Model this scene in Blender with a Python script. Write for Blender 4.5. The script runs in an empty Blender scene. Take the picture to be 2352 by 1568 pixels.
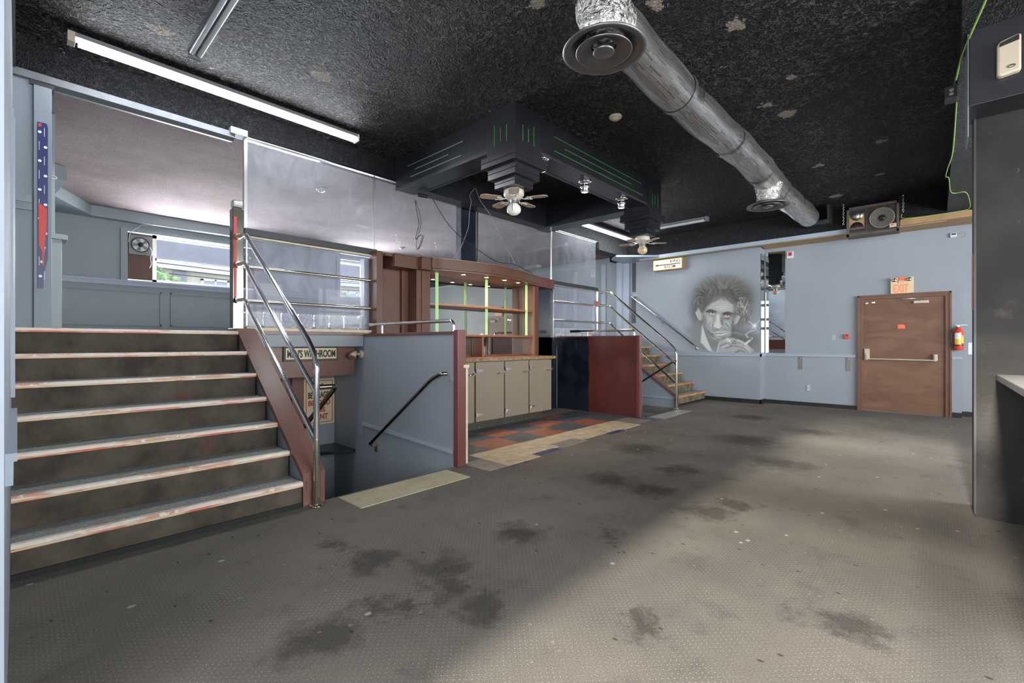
import bpy, bmesh, math, random
import numpy as np
from mathutils import Vector, Matrix
PI = math.pi
random.seed(7)
S = bpy.context.scene
C = S.collection

# ------------------------------------------------------------------ camera, world, lights, exposure
cam_d = bpy.data.cameras.new('camera'); cam = bpy.data.objects.new('camera', cam_d); C.objects.link(cam)
cam_d.sensor_width = 36; cam_d.lens = 1052 * 36 / 2352; cam_d.shift_y = 4 / 2352
cam_d.clip_start = .02; cam_d.clip_end = 200
cam.location = (0, 0, 1.25); cam.rotation_euler = (PI / 2, 0, -math.radians(90 - 42.795))
S.camera = cam
S.view_settings.view_transform = 'Standard'; S.view_settings.look = 'None'
S.view_settings.gamma = 1; S.view_settings.use_curve_mapping = False
S.view_settings.exposure = 0.55
w = bpy.data.worlds.new('world'); S.world = w; w.use_nodes = True
w.node_tree.nodes['Background'].inputs[0].default_value = (.86, .93, 1, 1)
w.node_tree.nodes['Background'].inputs[1].default_value = 2.4


def light(name, typ, loc, energy, col=(1, 1, 1), target=None, **kw):
    d = bpy.data.lights.new(name, typ); o = bpy.data.objects.new(name, d); C.objects.link(o)
    o.location = loc; d.energy = energy; d.color = col
    for k, v in kw.items(): setattr(d, k, v)
    if target is not None:
        o.rotation_euler = (Vector(target) - Vector(loc)).to_track_quat('-Z', 'Y').to_euler()
    return o


light('sunlight', 'SUN', (-8, 0, 4), 9, (1, .93, .82), target=(-8 + 10, 0.05, 4 - 2.9), angle=math.radians(3.2))
light('street_window_daylight', 'AREA', (-2.6, -.55, 2.05), 290, (.97, .98, 1), target=(8, 1.2, 1.2), shape='RECTANGLE', size=4.4, size_y=2.4)
light('added_fill_light', 'AREA', (4.6, -4.75, 2.0), 620, (.97, .98, 1), target=(5, 5, 1.6), shape='RECTANGLE', size=8.4, size_y=2.3)  # soft fill lamp added at an unseen side window to raise the ambient light
light('upper_window_daylight', 'AREA', (2.2, 10.3, 2.75), 300, (.93, .95, 1), target=(2.6, 6, 3.2), shape='RECTANGLE', size=1.3, size_y=.8)
light('upper_side_window_daylight', 'AREA', (5.4, 10.3, 2.75), 260, (.93, .95, 1), target=(5.4, 6, 3.2), shape='RECTANGLE', size=.9, size_y=.8)

# ------------------------------------------------------------------ node helpers


class N:
    def __init__(s, name, rough=.5, metal=0.0, spec=.5):
        s.m = bpy.data.materials.new(name); s.m.use_nodes = True; s.t = s.m.node_tree
        s.b = s.t.nodes['Principled BSDF']; s.out = s.t.nodes['Material Output']
        s.b.inputs['Roughness'].default_value = rough; s.b.inputs['Metallic'].default_value = metal
        s.b.inputs['Specular IOR Level'].default_value = spec
        s._c = None

    def n(s, typ, **kw):
        x = s.t.nodes.new(typ)
        for k, v in kw.items(): setattr(x, k, v)
        return x

    def put(s, sock, v):
        if isinstance(v, bpy.types.NodeSocket): s.t.links.new(v, sock)
        else: sock.default_value = v

    def co(s):
        if s._c is None: s._c = s.n('ShaderNodeTexCoord').outputs['Object']
        return s._c

    def vm(s, op, a, b=None, out=0):
        x = s.n('ShaderNodeVectorMath', operation=op); s.put(x.inputs[0], a)
        if b is not None: s.put(x.inputs[1], b)
        return x.outputs['Value'] if op in ('LENGTH', 'DISTANCE', 'DOT_PRODUCT') else x.outputs[0]

    def ma(s, op, a, b=None, c=None, clamp=False):
        x = s.n('ShaderNodeMath', operation=op, use_clamp=clamp); s.put(x.inputs[0], a)
        if b is not None: s.put(x.inputs[1], b)
        if c is not None: s.put(x.inputs[2], c)
        return x.outputs[0]

    def noise(s, scale, detail=3, rough=.55, vec=None, dist=0):
        x = s.n('ShaderNodeTexNoise'); s.put(x.inputs['Vector'], vec if vec is not None else s.co())
        x.inputs['Scale'].default_value = scale; x.inputs['Detail'].default_value = detail
        x.inputs['Roughness'].default_value = rough; x.inputs['Distortion'].default_value = dist
        return x.outputs['Fac']

    def vor(s, scale, vec=None, feature='F1', out='Distance'):
        x = s.n('ShaderNodeTexVoronoi', feature=feature); s.put(x.inputs['Vector'], vec if vec is not None else s.co())
        x.inputs['Scale'].default_value = scale
        return x.outputs[out]

    def mr(s, v, a, b, c=0.0, d=1.0, smooth=False):
        x = s.n('ShaderNodeMapRange', clamp=True)
        if smooth: x.interpolation_type = 'SMOOTHSTEP'
        s.put(x.inputs[0], v)
        for i, q in enumerate((a, b, c, d)): x.inputs[i + 1].default_value = q
        return x.outputs[0]

    def mix(s, f, a, b):
        x = s.n('ShaderNodeMix', data_type='RGBA'); s.put(x.inputs[0], f)
        s.put(x.inputs[6], (*a, 1) if isinstance(a, tuple) and len(a) == 3 else a)
        s.put(x.inputs[7], (*b, 1) if isinstance(b, tuple) and len(b) == 3 else b)
        return x.outputs[2]

    def color(s, v):
        s.put(s.b.inputs['Base Color'], (*v, 1) if isinstance(v, tuple) else v); return s

    def bump(s, h, strength=.3, dist=.01):
        x = s.n('ShaderNodeBump'); s.put(x.inputs['Height'], h)
        x.inputs['Strength'].default_value = strength; x.inputs['Distance'].default_value = dist
        s.put(s.b.inputs['Normal'], x.outputs[0]); return s

    def scaled(s, sc):
        return s.vm('MULTIPLY', s.co(), sc)


def g(c, k): return tuple(min(1, x * k) for x in c)


def paint(name, c, rough=.5, var=.10, nscale=1.6, bump=.08, bscale=60, spec=.4, wear=None):
    k = N(name, rough, 0, spec)
    f = k.noise(nscale, 4)
    col = k.mix(k.mr(f, .3, .7), g(c, 1 - var), g(c, 1 + var))
    if wear:
        wm = k.mr(k.noise(wear[1], 6, .7), wear[2], wear[2] + .04)
        col = k.mix(wm, col, wear[0])
    k.color(col); k.bump(k.noise(bscale, 3), bump, .004)
    return k.m


def plain(name, c, rough=.5, metal=0, emit=None, spec=.5):
    k = N(name, rough, metal, spec)
    k.color(k.mix(k.mr(k.noise(9, 3), .35, .65), g(c, .95), g(c, 1.04)))
    if emit:
        k.b.inputs['Emission Color'].default_value = (*emit[0], 1); k.b.inputs['Emission Strength'].default_value = emit[1]
    return k.m


M = {}
BLUE = (.272, .302, .338)
M['blue'] = paint('slate blue wall paint', BLUE, .42, .05, .9, .06, 40)
M['bluegrey'] = paint('blue grey upper wall paint', (.27, .31, .33), .45, .05, 1.1, .05, 40)
M['bluetrim'] = paint('blue grey trim paint', (.33, .39, .46), .35, .05, 2, .04, 60)
M['white'] = paint('pale blue white wall paint', (.27, .305, .345), .75, .12, 2.4, .08, 30, .12)
M['brown'] = paint('brown painted wood', (.165, .082, .062), .33, .10, 3, .06, 50, .5)
M['shelfbrown'] = paint('red brown cabinet paint', (.24, .105, .055), .3, .10, 3, .05, 50, .5)
M['cabbrown'] = paint('dark brown cabinet panel paint', (.112, .053, .033), .38, .12, 3, .06, 50, .3)
M['maroonpost'] = paint('maroon post paint', (.15, .055, .05), .3, .1, 3, .05)
M['black'] = paint('black satin paint', (.017, .018, .022), .30, .25, 3, .05, 40, .5)
M['blacktrim'] = paint('dark charcoal trim paint', (.035, .035, .040), .4, .2, 3, .05)
M['baseb'] = paint('black rubber baseboard', (.018, .020, .018), .4, .2, 3, .03)
M['navy'] = paint('navy black panel paint', (.012, .016, .026), .22, .3, 3, .05, 40, .5)
M['cream'] = paint('cream wood edge', (.58, .50, .36), .5, .12, 14, .05)
M['fridge'] = paint('beige cooler door enamel', (.245, .205, .148), .30, .05, 2, .03, 30, .5)
M['kick'] = paint('scuffed dark kick board', (.05, .045, .035), .5, .3, 6, .1, 40, .4, ((.3, .24, .13), 9, .62))
M['tan'] = paint('tan wood soffit board', (.34, .21, .10), .5, .12, 5, .05)
M['whiteplastic'] = plain('white plastic', (.62, .63, .64), .35)
M['beigeplastic'] = plain('beige plastic', (.50, .43, .33), .35)
M['blackplastic'] = plain('black plastic', (.02, .02, .02), .35)
M['red'] = plain('red enamel', (.62, .06, .03), .3)
M['redtape'] = plain('red tape', (.55, .04, .03), .4)
M['orange'] = plain('orange sticker', (.85, .16, .07), .45)
M['yellowlabel'] = plain('yellow label', (.75, .55, .05), .4)
M['green'] = plain('green painted slot', (.05, .38, .07), .4)
M['whiteslot'] = plain('pale painted slot', (.22, .27, .25), .4)
M['wiregreen'] = plain('yellow green cable', (.28, .50, .10), .4)
M['wiregrey'] = plain('grey cable', (.25, .23, .20), .5)
M['wireblack'] = plain('black cable', (.02, .02, .022), .5)
M['orangewire'] = plain('dull cord', (.4, .3, .18), .5)
M['darkletter'] = plain('dark brown lettering', (.06, .035, .02), .5)
M['ink'] = plain('black lettering', (.012, .02, .02), .5)
M['redink'] = plain('red lettering', (.45, .03, .03), .5)
M['signcream'] = plain('cream sign face', (.72, .60, .38), .4)
M['signbrass'] = plain('yellowed brass sign case', (.42, .28, .09), .35, .3)
M['signframe'] = plain('dark green sign frame', (.05, .055, .045), .5)
M['exitletter'] = plain('faded red exit lettering', (.90, .22, .12), .4, emit=((1, .2, .1), .25))
M['exitcase'] = plain('cream exit sign case', (.66, .52, .30), .4)
M['paper'] = plain('white paper', (.75, .78, .82), .6)
M['bladebeige'] = paint('beige fan blade laminate', (.42, .33, .25), .4, .1, 6, .03)
M['fanwhite'] = plain('cream fan motor enamel', (.60, .56, .50), .3)
M['frost'] = plain('frosted lamp glass', (.74, .70, .64), .18)
M['amber'] = plain('amber lamp glass', (.68, .50, .33), .18)
M['stone'] = paint('pale patterned worktop edge', (.26, .18, .10), .35, .6, 30, .04)
M['ledge'] = paint('worn grey ledge top', (.40, .37, .34), .5, .15, 8, .1)
M['leaf'] = paint('tree leaves', (.20, .30, .14), .6, .3, 5, .2)
M['bark'] = paint('tree bark', (.12, .09, .06), .8)
M['facade'] = paint('beige apartment stucco', (.50, .46, .40), .8, .05, .3)
M['facadewin'] = plain('apartment window glass', (.30, .33, .40), .2)
M['cornice'] = paint('slate grey cornice', (.20, .20, .25), .7)
M['concrete'] = paint('grey asphalt ground', (.2, .2, .2), .9)
M['lambulb'] = plain('lamp reflector glow', (.8, .6, .4), .3, emit=((1, .74, .5), 1.6))
M['puck'] = plain('warm halogen glow', (1, .8, .6), .3, emit=((1, .78, .5), 70))
M['jamb'] = paint('blue grey jamb paint', (.20, .235, .265), .45, .05, 2, .04, 60)
M['greytrim'] = paint('scuffed grey metal edge', (.13, .14, .155), .5, .15, 12)
M['tubeoff'] = plain('unlit lamp tube', (.62, .64, .66), .15)
M['tubeon'] = plain('lit lamp tube', (.9, .95, 1), .3, emit=((.93, .96, 1), 36))
M['fixture'] = plain('grey enamel light housing', (.20, .21, .22), .4, .0)
M['neon'] = plain('green edge lit acrylic', (.50, .78, .36), .2, emit=((.55, 1, .4), .14))
M['sparkwhite'] = plain('dusty white', (.6, .6, .6), .5)


def metal(name, c, rough, streak=None):
    k = N(name, rough, 1.0)
    if streak:
        f = k.noise(1, 5, .6, k.scaled(streak)); k.color(k.mix(k.mr(f, .35, .65), g(c, .75), g(c, 1.1)))
        k.put(k.b.inputs['Roughness'], k.mr(f, .3, .7, rough * .8, rough * 1.5))
    else:
        k.color(k.mix(k.mr(k.noise(6), .35, .65), g(c, .93), c))
    return k


M['chrome'] = metal('polished chrome', (.80, .80, .82), .10).m
M['brass'] = metal('brassy steel tube', (.72, .67, .57), .16).m
M['darkchrome'] = metal('tarnished chrome', (.36, .34, .30), .14).m
M['bronze'] = metal('dark bronze tube', (.26, .22, .19), .22).m
M['steel'] = metal('galvanised plate', (.30, .29, .25), .45, (20, 20, 20)).m
M['alu'] = metal('aluminium edge', (.72, .72, .72), .3).m
M['mirror'] = metal('mirror glass', (.88, .90, .90), .015).m
M['tintmirror'] = metal('tinted cabinet mirror', (.50, .50, .47), .03).m
M['darksheet'] = metal('grey enamelled diffuser', (.24, .24, .245), .45).m
M['horn'] = metal('dark glossy horn', (.28, .26, .24), .25).m
k = metal('foil duct wrap', (.72, .71, .70), .30); k.b.inputs['Metallic'].default_value = .95
sx = k.n('ShaderNodeSeparateXYZ'); k.put(sx.inputs[0], k.co())
ang = k.ma('ARCTAN2', k.ma('SUBTRACT', sx.outputs[2], 3.42), k.ma('SUBTRACT', sx.outputs[1], 1.64))
cb_ = k.n('ShaderNodeCombineXYZ'); k.put(cb_.inputs[0], k.ma('ADD', sx.outputs[0], k.ma('MULTIPLY', k.noise(7, 3), .12))); k.put(cb_.inputs[1], k.ma('ADD', k.ma('MULTIPLY', ang, .165), k.ma('MULTIPLY', k.noise(9, 3), .03)))
br = k.n('ShaderNodeTexBrick'); k.put(br.inputs['Vector'], cb_.outputs[0]); br.inputs['Scale'].default_value = 1; br.inputs['Brick Width'].default_value = .17; br.inputs['Row Height'].default_value = .021; br.inputs['Mortar Size'].default_value = .0014
br.inputs['Color1'].default_value = (.20, .195, .19, 1); br.inputs['Color2'].default_value = (.64, .63, .61, 1); br.inputs['Mortar'].default_value = (.9, .88, .84, 1)
f1 = k.noise(1, 5, .65, k.scaled((2.2, 46, 46)), .25)
k.bump(k.ma('ADD', k.ma('MULTIPLY', f1, .6), k.ma('MULTIPLY', br.outputs['Fac'], .5)), .6, .010)
k.color(k.mix(k.mr(f1, .38, .62, .15, .75), br.outputs['Color'], (.46, .455, .445))); M['foil'] = k.m
k = metal('crumpled foil', (.78, .76, .72), .22); k.bump(k.noise(26, 5, .6, None, 1.0), 1.0, .03); M['crumple'] = k.m

# carpet
k = N('dotted grey brown carpet', .95, 0, .15)
p = k.co()
sp_ = k.n('ShaderNodeSeparateXYZ'); k.put(sp_.inputs[0], p); cb_ = k.n('ShaderNodeCombineXYZ')
k.put(cb_.inputs[0], k.ma('MULTIPLY', k.ma('ADD', sp_.outputs[0], sp_.outputs[1]), 30)); k.put(cb_.inputs[1], k.ma('MULTIPLY', k.ma('SUBTRACT', sp_.outputs[0], sp_.outputs[1]), 30))
fr = k.vm('FRACTION', k.vm('ADD', cb_.outputs[0], (500, 500, 0))); d = k.vm('LENGTH', k.vm('SUBTRACT', fr, (.5, .5, 0)))
dots = k.mr(d, .06, .13, 1, 0)
big = k.noise(.75, 5, .6); mid = k.noise(3.2, 5, .65); fine = k.noise(160, 2, .7)
base = k.mix(k.mr(big, .32, .68), (.142, .130, .113), (.235, .212, .178))
base = k.mix(k.mr(mid, .56, .74, 0, .55), base, (.075, .068, .062))
base = k.mix(k.mr(fine, .35, .65, 0, .45), base, (.06, .056, .052))
dustn = k.mr(k.noise(1.7, 3, .5), .35, .6)
base = k.mix(k.ma('MULTIPLY', dots, k.ma('MULTIPLY', k.mr(k.noise(5, 2), .3, .6, .1, .7), 1.0)), base, (.42, .41, .38))
warp = k.vm('ADD', p, k.vm('MULTIPLY', k.n('ShaderNodeTexNoise').outputs['Color'], (0, 0, 0)))
nz = k.noise(4.5, 6, .72); stain = None
for (sx, sy, r) in [(.88, 1.92, .17), (1.17, 1.93, .10), (1.50, 1.57, .14), (1.59, 2.06, .17), (1.5, 1.8, .12), (1.36, 2.38, .15), (2.25, 1.99, .16),
                    (3.68, 1.77, .18), (1.38, 2.75, .1), (3.7, 2.2, .22), (1.28, 1.83, .06), (3.47, 1.19, .16), (4.42, 1.85, .2), (3.79, 1.11, .14),
                    (1.88, .94, .09), (2.48, .3, .14), (5.4, 1.2, .3), (6.4, 1.8, .35), (7.6, 1.3, .3), (5.0, 2.6, .3), (8.4, 2.3, .3), (2.6, 1.5, .1)]:
    dd = k.vm('DISTANCE', k.vm('MULTIPLY', p, (1, 1, 0)), (sx, sy, 0))
    m_ = k.mr(k.ma('ADD', dd, k.ma('MULTIPLY', k.ma('SUBTRACT', nz, .5), .75)), r * .35, r * 1.3, 1, 0)
    stain = m_ if stain is None else k.ma('MAXIMUM', stain, m_)
base = k.mix(k.ma('MULTIPLY', stain, .62), base, (.030, .028, .027))
sp = k.mr(k.vor(3.4, k.vm('ADD', k.vm('MULTIPLY', p, (1, 1.3, 1)), (3, 1, 0))), .045, .07, 1, 0); sp2 = k.mr(k.noise(2.3, 2), .38, .46)
ds = k.mr(k.vor(5.3, k.vm('MULTIPLY', p, (1.6, 1, 1))), .05, .085, 1, 0); base = k.mix(k.ma('MULTIPLY', ds, .7), base, (.025, .022, .02))
sp3 = k.mr(k.vor(9), .06, .10, 1, 0)
base = k.mix(k.ma('MULTIPLY', k.ma('MULTIPLY', sp, sp2), .75), base, (.42, .41, .38))
base = k.mix(k.ma('MULTIPLY', k.ma('MULTIPLY', sp3, k.mr(k.noise(1.3, 2), .45, .6)), .4), base, (.36, .35, .32))
k.color(base); k.bump(fine, .5, .004); M['carpet'] = k.m
# stair carpet
k = N('worn stair carpet', .95, 0, .12)
hb = k.n('ShaderNodeTexChecker'); k.put(hb.inputs['Vector'], k.scaled((230, 230, 230))); hb.inputs['Scale'].default_value = 1
c1 = k.mix(k.mr(k.noise(4, 5, .6), .35, .65), (.036, .031, .026), (.105, .09, .07))
c1 = k.mix(k.ma('MULTIPLY', hb.outputs['Fac'], .3), c1, (.15, .13, .105))
c1 = k.mix(k.mr(k.noise(1.7, 4), .60, .72, 0, .35), c1, (.20, .05, .04))
k.color(c1); k.bump(k.noise(150, 2), .5, .004); M['stair'] = k.m
k = N('grey green tread carpet', .95, 0, .12)
k.color(k.mix(k.mr(k.noise(60, 4, .7), .35, .65), (.20, .215, .195), (.36, .375, .35))); k.bump(k.noise(150, 2), .4, .004); M['tread'] = k.m
k = N('chipped red and cream nosing', .45, 0, .4)
sc_ = k.noise(1, 4, .6, k.scaled((3.2, 9, 30)))
c1 = k.mix(k.mr(sc_, .50, .60), (.74, .68, .60), (.62, .34, .24)); c1 = k.mix(k.mr(k.noise(24, 4), .58, .64), c1, (.80, .76, .66)); k.color(c1); M['nosing'] = k.m
k = N('chipped red nosing edge', .45, 0, .4)
k.color(k.mix(k.mr(k.noise(1, 4, .6, k.scaled((3.2, 9, 30))), .42, .52), (.60, .14, .07), (.66, .52, .34))); M['rednose'] = k.m
k = N('worn orange wood nosing', .45, 0, .4)
k.color(k.mix(k.mr(k.noise(1, 4, .6, k.scaled((4, 9, 30))), .42, .58), (.55, .36, .18), (.42, .13, .05))); M['nosing2'] = k.m
k = N('dirty olive stair carpet', .95, 0, .1)
k.color(k.mix(k.mr(k.noise(7, 5), .35, .65), (.10, .085, .055), (.20, .165, .11))); M['stair2'] = k.m

# stucco ceiling
def stucco(name, c0, c1, sc, strength, dist, peels=None, spec=.35, lo=.5, hi=.75):
    k = N(name, .55 if 'black' in name else .9, 0, spec)
    w_ = k.noise(sc, 5, .65, None, 1.2)
    def ridge(scale, dist, vec=None):
        return k.ma('SUBTRACT', 1.0, k.ma('MULTIPLY', k.ma('ABSOLUTE', k.ma('SUBTRACT', k.noise(scale, 3, .6, vec, dist), .5)), 9.0), clamp=True)
    r1, r2 = ridge(sc * 1.1, 1.3), ridge(sc * 2.3, .8)
    r_ = k.ma('ADD', k.ma('MULTIPLY', r1, .6), k.ma('ADD', k.ma('MULTIPLY', r2, .4), k.ma('MULTIPLY', w_, .7)))
    col = k.mix(k.mr(r_, lo, hi), c0, c1)
    col = k.mix(k.mr(k.noise(1.1, 4), .40, .68, 0, .7), col, g(c0, .75))
    if peels is not None:
        st = 0.0; nn = k.noise(14, 5, .7)
        for (x, y, r) in peels:
            dd = k.vm('DISTANCE', k.vm('MULTIPLY', k.co(), (1, 1, 0)), (x, y, 0))
            m_ = k.mr(k.ma('ADD', dd, k.ma('MULTIPLY', k.ma('SUBTRACT', nn, .5), .28)), r * .6, r * .75, 1, 0)
            st = k.ma('MAXIMUM', st, m_)
        if peels: col = k.mix(st, col, (.42, .35, .28))
        sm = k.mr(k.noise(9, 3, .6), .735, .75); col = k.mix(sm, col, (.40, .38, .33))
    k.color(col); k.bump(r_, strength, dist)
    return k.m


PE = [(3.8, 1.15, .10), (5.67, 1.18, .12), (5.29, 1.3, .08), (7.22, .49, .10), (7.6, 1.2, .10), (9.37, 1.24, .13), (1.92, 4.19, .13), (.78, 4.52, .12), (3.17, 1.5, .10), (2.57, 2.15, .07), (4.9, 1.0, .05), (8.6, .6, .07), (3.0, 1.1, .08)]
M['ceil'] = stucco('black shaggy stucco', (.006, .006, .007), (.24, .232, .22), 11, 1.0, .10, PE, lo=.92, hi=1.34, spec=.22)
M['ceil2'] = stucco('black rough plaster', (.018, .019, .023), (.105, .108, .115), 20, 1.0, .06, [], lo=.82, hi=1.35)
M['upceil'] = stucco('mauve grey popcorn ceiling', (.27, .205, .21), (.41, .335, .345), 34, .45, .012, lo=.5, hi=1.3, spec=.08)

# maroon/navy painted partition
k = N('half navy half maroon paint', .28, 0, .45)
sx = k.n('ShaderNodeSeparateXYZ'); k.put(sx.inputs[0], k.co())
edge = k.ma('ADD', sx.outputs['Y'], k.ma('MULTIPLY', k.noise(3, 3), .10))
fm = k.mr(edge, 4.72, 4.73)
c1 = k.mix(fm, k.mix(k.mr(k.noise(3), .35, .65), (.095, .024, .022), (.125, .034, .030)), k.mix(k.mr(k.noise(2.4), .45, .55), (.006, .009, .018), (.014, .020, .030)))
c1 = k.mix(k.mr(k.noise(22, 4, .6), .74, .76), c1, (.5, .45, .4)); k.color(c1); M['maroonnavy'] = k.m
# scuffed black column
k = N('scuffed black column paint', .55, 0, .25)
c1 = k.mix(k.mr(k.noise(1.6, 5), .35, .65), (.014, .013, .012), (.036, .032, .028))
c1 = k.mix(k.mr(k.noise(1, 5, .7, k.scaled((4, 11, 5))), .67, .72, 0, .6), c1, (.16, .14, .11)); c1 = k.mix(k.mr(k.noise(2.3, 6, .75), .60, .70, 0, .35), c1, (.12, .10, .08)); k.color(c1); k.bump(k.noise(30, 4), .25, .006); M['column'] = k.m
# door
k = N('scuffed brown steel door', .42, 0, .4)
c1 = k.mix(k.mr(k.noise(1, 5, .6, k.scaled((1, 1.2, 3.5)), 1.2), .35, .66), (.135, .066, .038), (.205, .105, .064)); k.color(c1); M['door'] = k.m
M['doorframe'] = paint('brown door frame paint', (.15, .068, .040), .35, .12, 5)
# tactile mat
k = N('yellowed tactile mat', .6, 0, .3)
q = k.vm('FRACTION', k.scaled((26, 50, 0))); dd = k.vm('LENGTH', k.vm('SUBTRACT', q, (.5, .5, 0)))
c1 = k.mix(k.mr(k.noise(5, 4), .35, .65), (.48, .42, .27), (.60, .54, .38)); c1 = k.mix(k.mr(dd, .18, .32, .0, .4), c1, (.33, .28, .17)); k.color(c1)
k.bump(k.mr(dd, .15, .35, 1, 0), .6, .005); M['mat'] = k.m
M['greymat'] = paint('worn pale vinyl strip', (.33, .32, .29), .5, .15, 6)
for nm, c in dict(tred=(.30, .115, .075), tblue=(.085, .10, .125), tcream=(.56, .47, .33), tgrey=(.27, .25, .225), tnavy=(.03, .05, .13)).items():
    k = N('vinyl tile ' + nm[1:], .35, 0, .45)
    c1 = k.mix(k.mr(k.noise(9, 6, .7), .35, .65), g(c, .72), g(c, 1.22)); c1 = k.mix(k.mr(k.noise(2.6, 6, .7), .57, .66, 0, .7), c1, g(c, .35)); k.color(c1); M[nm] = k.m


# glass
def glass(name, tint, haze, hazecol=(.5, .53, .6), ior=1.55, extra=.02):
    k = N(name); t = k.t; t.nodes.remove(k.b)
    tr = k.n('ShaderNodeBsdfTransparent'); tr.inputs[0].default_value = (*tint, 1)
    gl = k.n('ShaderNodeBsdfGlossy'); gl.inputs['Roughness'].default_value = .02; gl.inputs[0].default_value = (.95, .95, .95, 1)
    di = k.n('ShaderNodeBsdfDiffuse'); di.inputs[0].default_value = (*hazecol, 1)
    fr = k.n('ShaderNodeFresnel'); fr.inputs[0].default_value = ior
    m1 = k.n('ShaderNodeMixShader'); m2 = k.n('ShaderNodeMixShader')
    hz = k.mr(k.noise(1, 6, .7, k.scaled((6, 6, 3)), 1.5), .35, .75, haze * .6, haze * 1.5)
    k.put(m1.inputs[0], hz); t.links.new(tr.outputs[0], m1.inputs[1]); t.links.new(di.outputs[0], m1.inputs[2])
    bf = k.n('ShaderNodeNewGeometry').outputs['Backfacing']; k.put(m2.inputs[0], k.ma('MULTIPLY', k.ma('ADD', fr.outputs[0], extra), k.ma('SUBTRACT', 1.0, bf))); t.links.new(m1.outputs[0], m2.inputs[1]); t.links.new(gl.outputs[0], m2.inputs[2])
    t.links.new(m2.outputs[0], k.out.inputs[0]); return k.m


M['glass'] = glass('dusty clear glass', (.93, .95, .96), .11, (.52, .54, .60))
M['glasslow'] = glass('dusty low glass', (.95, .96, .98), .20, (.58, .60, .70), 1.18, 0)
M['winglass'] = glass('window glass', (.95, .97, .97), .03)
k = N('glass block', .08, 0, .8); k.b.inputs['Transmission Weight'].default_value = .55
v_ = k.noise(26, 2, .5, None, 2.5); k.color(k.mix(k.mr(v_, .38, .62), (.66, .69, .72), (.97, .98, .98))); k.bump(v_, 1.0, .04); M['block'] = k.m; k.b.inputs['Transmission Weight'].default_value = .1


# ------------------------------------------------------------------ geometry helpers
class MB:
    def __init__(s): s.v = []; s.f = []; s.sm = []; s.mi = []; s.cur = 0

    def add(s, vs, fs, smooth=False):
        o = len(s.v); s.v += [tuple(x) for x in vs]
        for f in fs: s.f.append(tuple(i + o for i in f)); s.sm.append(smooth); s.mi.append(s.cur)
        return s

    def box(s, x0, x1, y0, y1, z0, z1):
        x0, x1 = sorted((x0, x1)); y0, y1 = sorted((y0, y1)); z0, z1 = sorted((z0, z1))
        v = [(x0, y0, z0), (x1, y0, z0), (x1, y1, z0), (x0, y1, z0), (x0, y0, z1), (x1, y0, z1), (x1, y1, z1), (x0, y1, z1)]
        return s.add(v, [(0, 3, 2, 1), (4, 5, 6, 7), (0, 1, 5, 4), (1, 2, 6, 5), (2, 3, 7, 6), (3, 0, 4, 7)])

    def prism(s, poly, axis, a, b):
        n = len(poly)
        def P(p, t): return (t, p[0], p[1]) if axis == 'x' else ((p[0], t, p[1]) if axis == 'y' else (p[0], p[1], t))
        v = [P(p, a) for p in poly] + [P(p, b) for p in poly]
        f = [tuple(range(n - 1, -1, -1)), tuple(range(n, 2 * n))] + [(i, (i + 1) % n, (i + 1) % n + n, i + n) for i in range(n)]
        return s.add(v, f)

    def tube(s, pts, r, n=12, caps=True, closed=False):
        P = [Vector(p) for p in pts]; m = len(P); rs = r if isinstance(r, (list, tuple)) else [r] * m
        rings = []; up = None
        for i in range(m):
            if closed: t = P[(i + 1) % m] - P[i - 1]
            else: t = (P[min(i + 1, m - 1)] - P[max(i - 1, 0)])
            t = t.normalized() if t.length > 1e-9 else Vector((0, 0, 1))
            if up is None: up = Vector((0, 0, 1)) if abs(t.z) < .9 else Vector((1, 0, 0))
            a = (up - t * up.dot(t)).normalized(); b = t.cross(a); up = a
            rings.append([P[i] + (a * math.cos(2 * PI * j / n) + b * math.sin(2 * PI * j / n)) * rs[i] for j in range(n)])
        v = [x for rg in rings for x in rg]; f = []
        for i in range(m if closed else m - 1):
            for j in range(n):
                i2 = (i + 1) % m
                f.append((i * n + j, i * n + (j + 1) % n, i2 * n + (j + 1) % n, i2 * n + j))
        s.add(v, f, True)
        if caps and not closed:
            s.add(rings[0], [tuple(range(n - 1, -1, -1))]); s.add(rings[-1], [tuple(range(n))])
        return s

    def lathe(s, prof, c, n=32, axis='z', arc=None):
        """prof: (radius, height) along axis from centre c"""
        c = Vector(c); v = []; f = []
        for (r, h) in prof:
            for j in range(n):
                a = 2 * PI * j / n; x, y = r * math.cos(a), r * math.sin(a)
                v.append(c + (Vector((x, y, h)) if axis == 'z' else Vector((h, x, y)) if axis == 'x' else Vector((x, h, y))))
        for i in range(len(prof) - 1):
            for j in range(n): f.append((i * n + j, i * n + (j + 1) % n, (i + 1) * n + (j + 1) % n, (i + 1) * n + j))
        return s.add(v, f, True)

    def build(s, name, mat, parent=None, bevel=0, **props):
        me = bpy.data.meshes.new(name); me.from_pydata([tuple(x) for x in s.v], [], s.f)
        mats = mat if isinstance(mat, list) else [mat]
        for m_ in mats: me.materials.append(M[m_] if isinstance(m_, str) else m_)
        me.polygons.foreach_set('use_smooth', s.sm); me.polygons.foreach_set('material_index', s.mi)
        bm = bmesh.new(); bm.from_mesh(me); bmesh.ops.recalc_face_normals(bm, faces=bm.faces); bm.to_mesh(me); bm.free()
        me.update()
        return link(name, me, parent, bevel, **props)


def wloc(o):
    v = Vector((0, 0, 0))
    while o: v += Vector(o.location); o = o.parent
    return v


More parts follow.
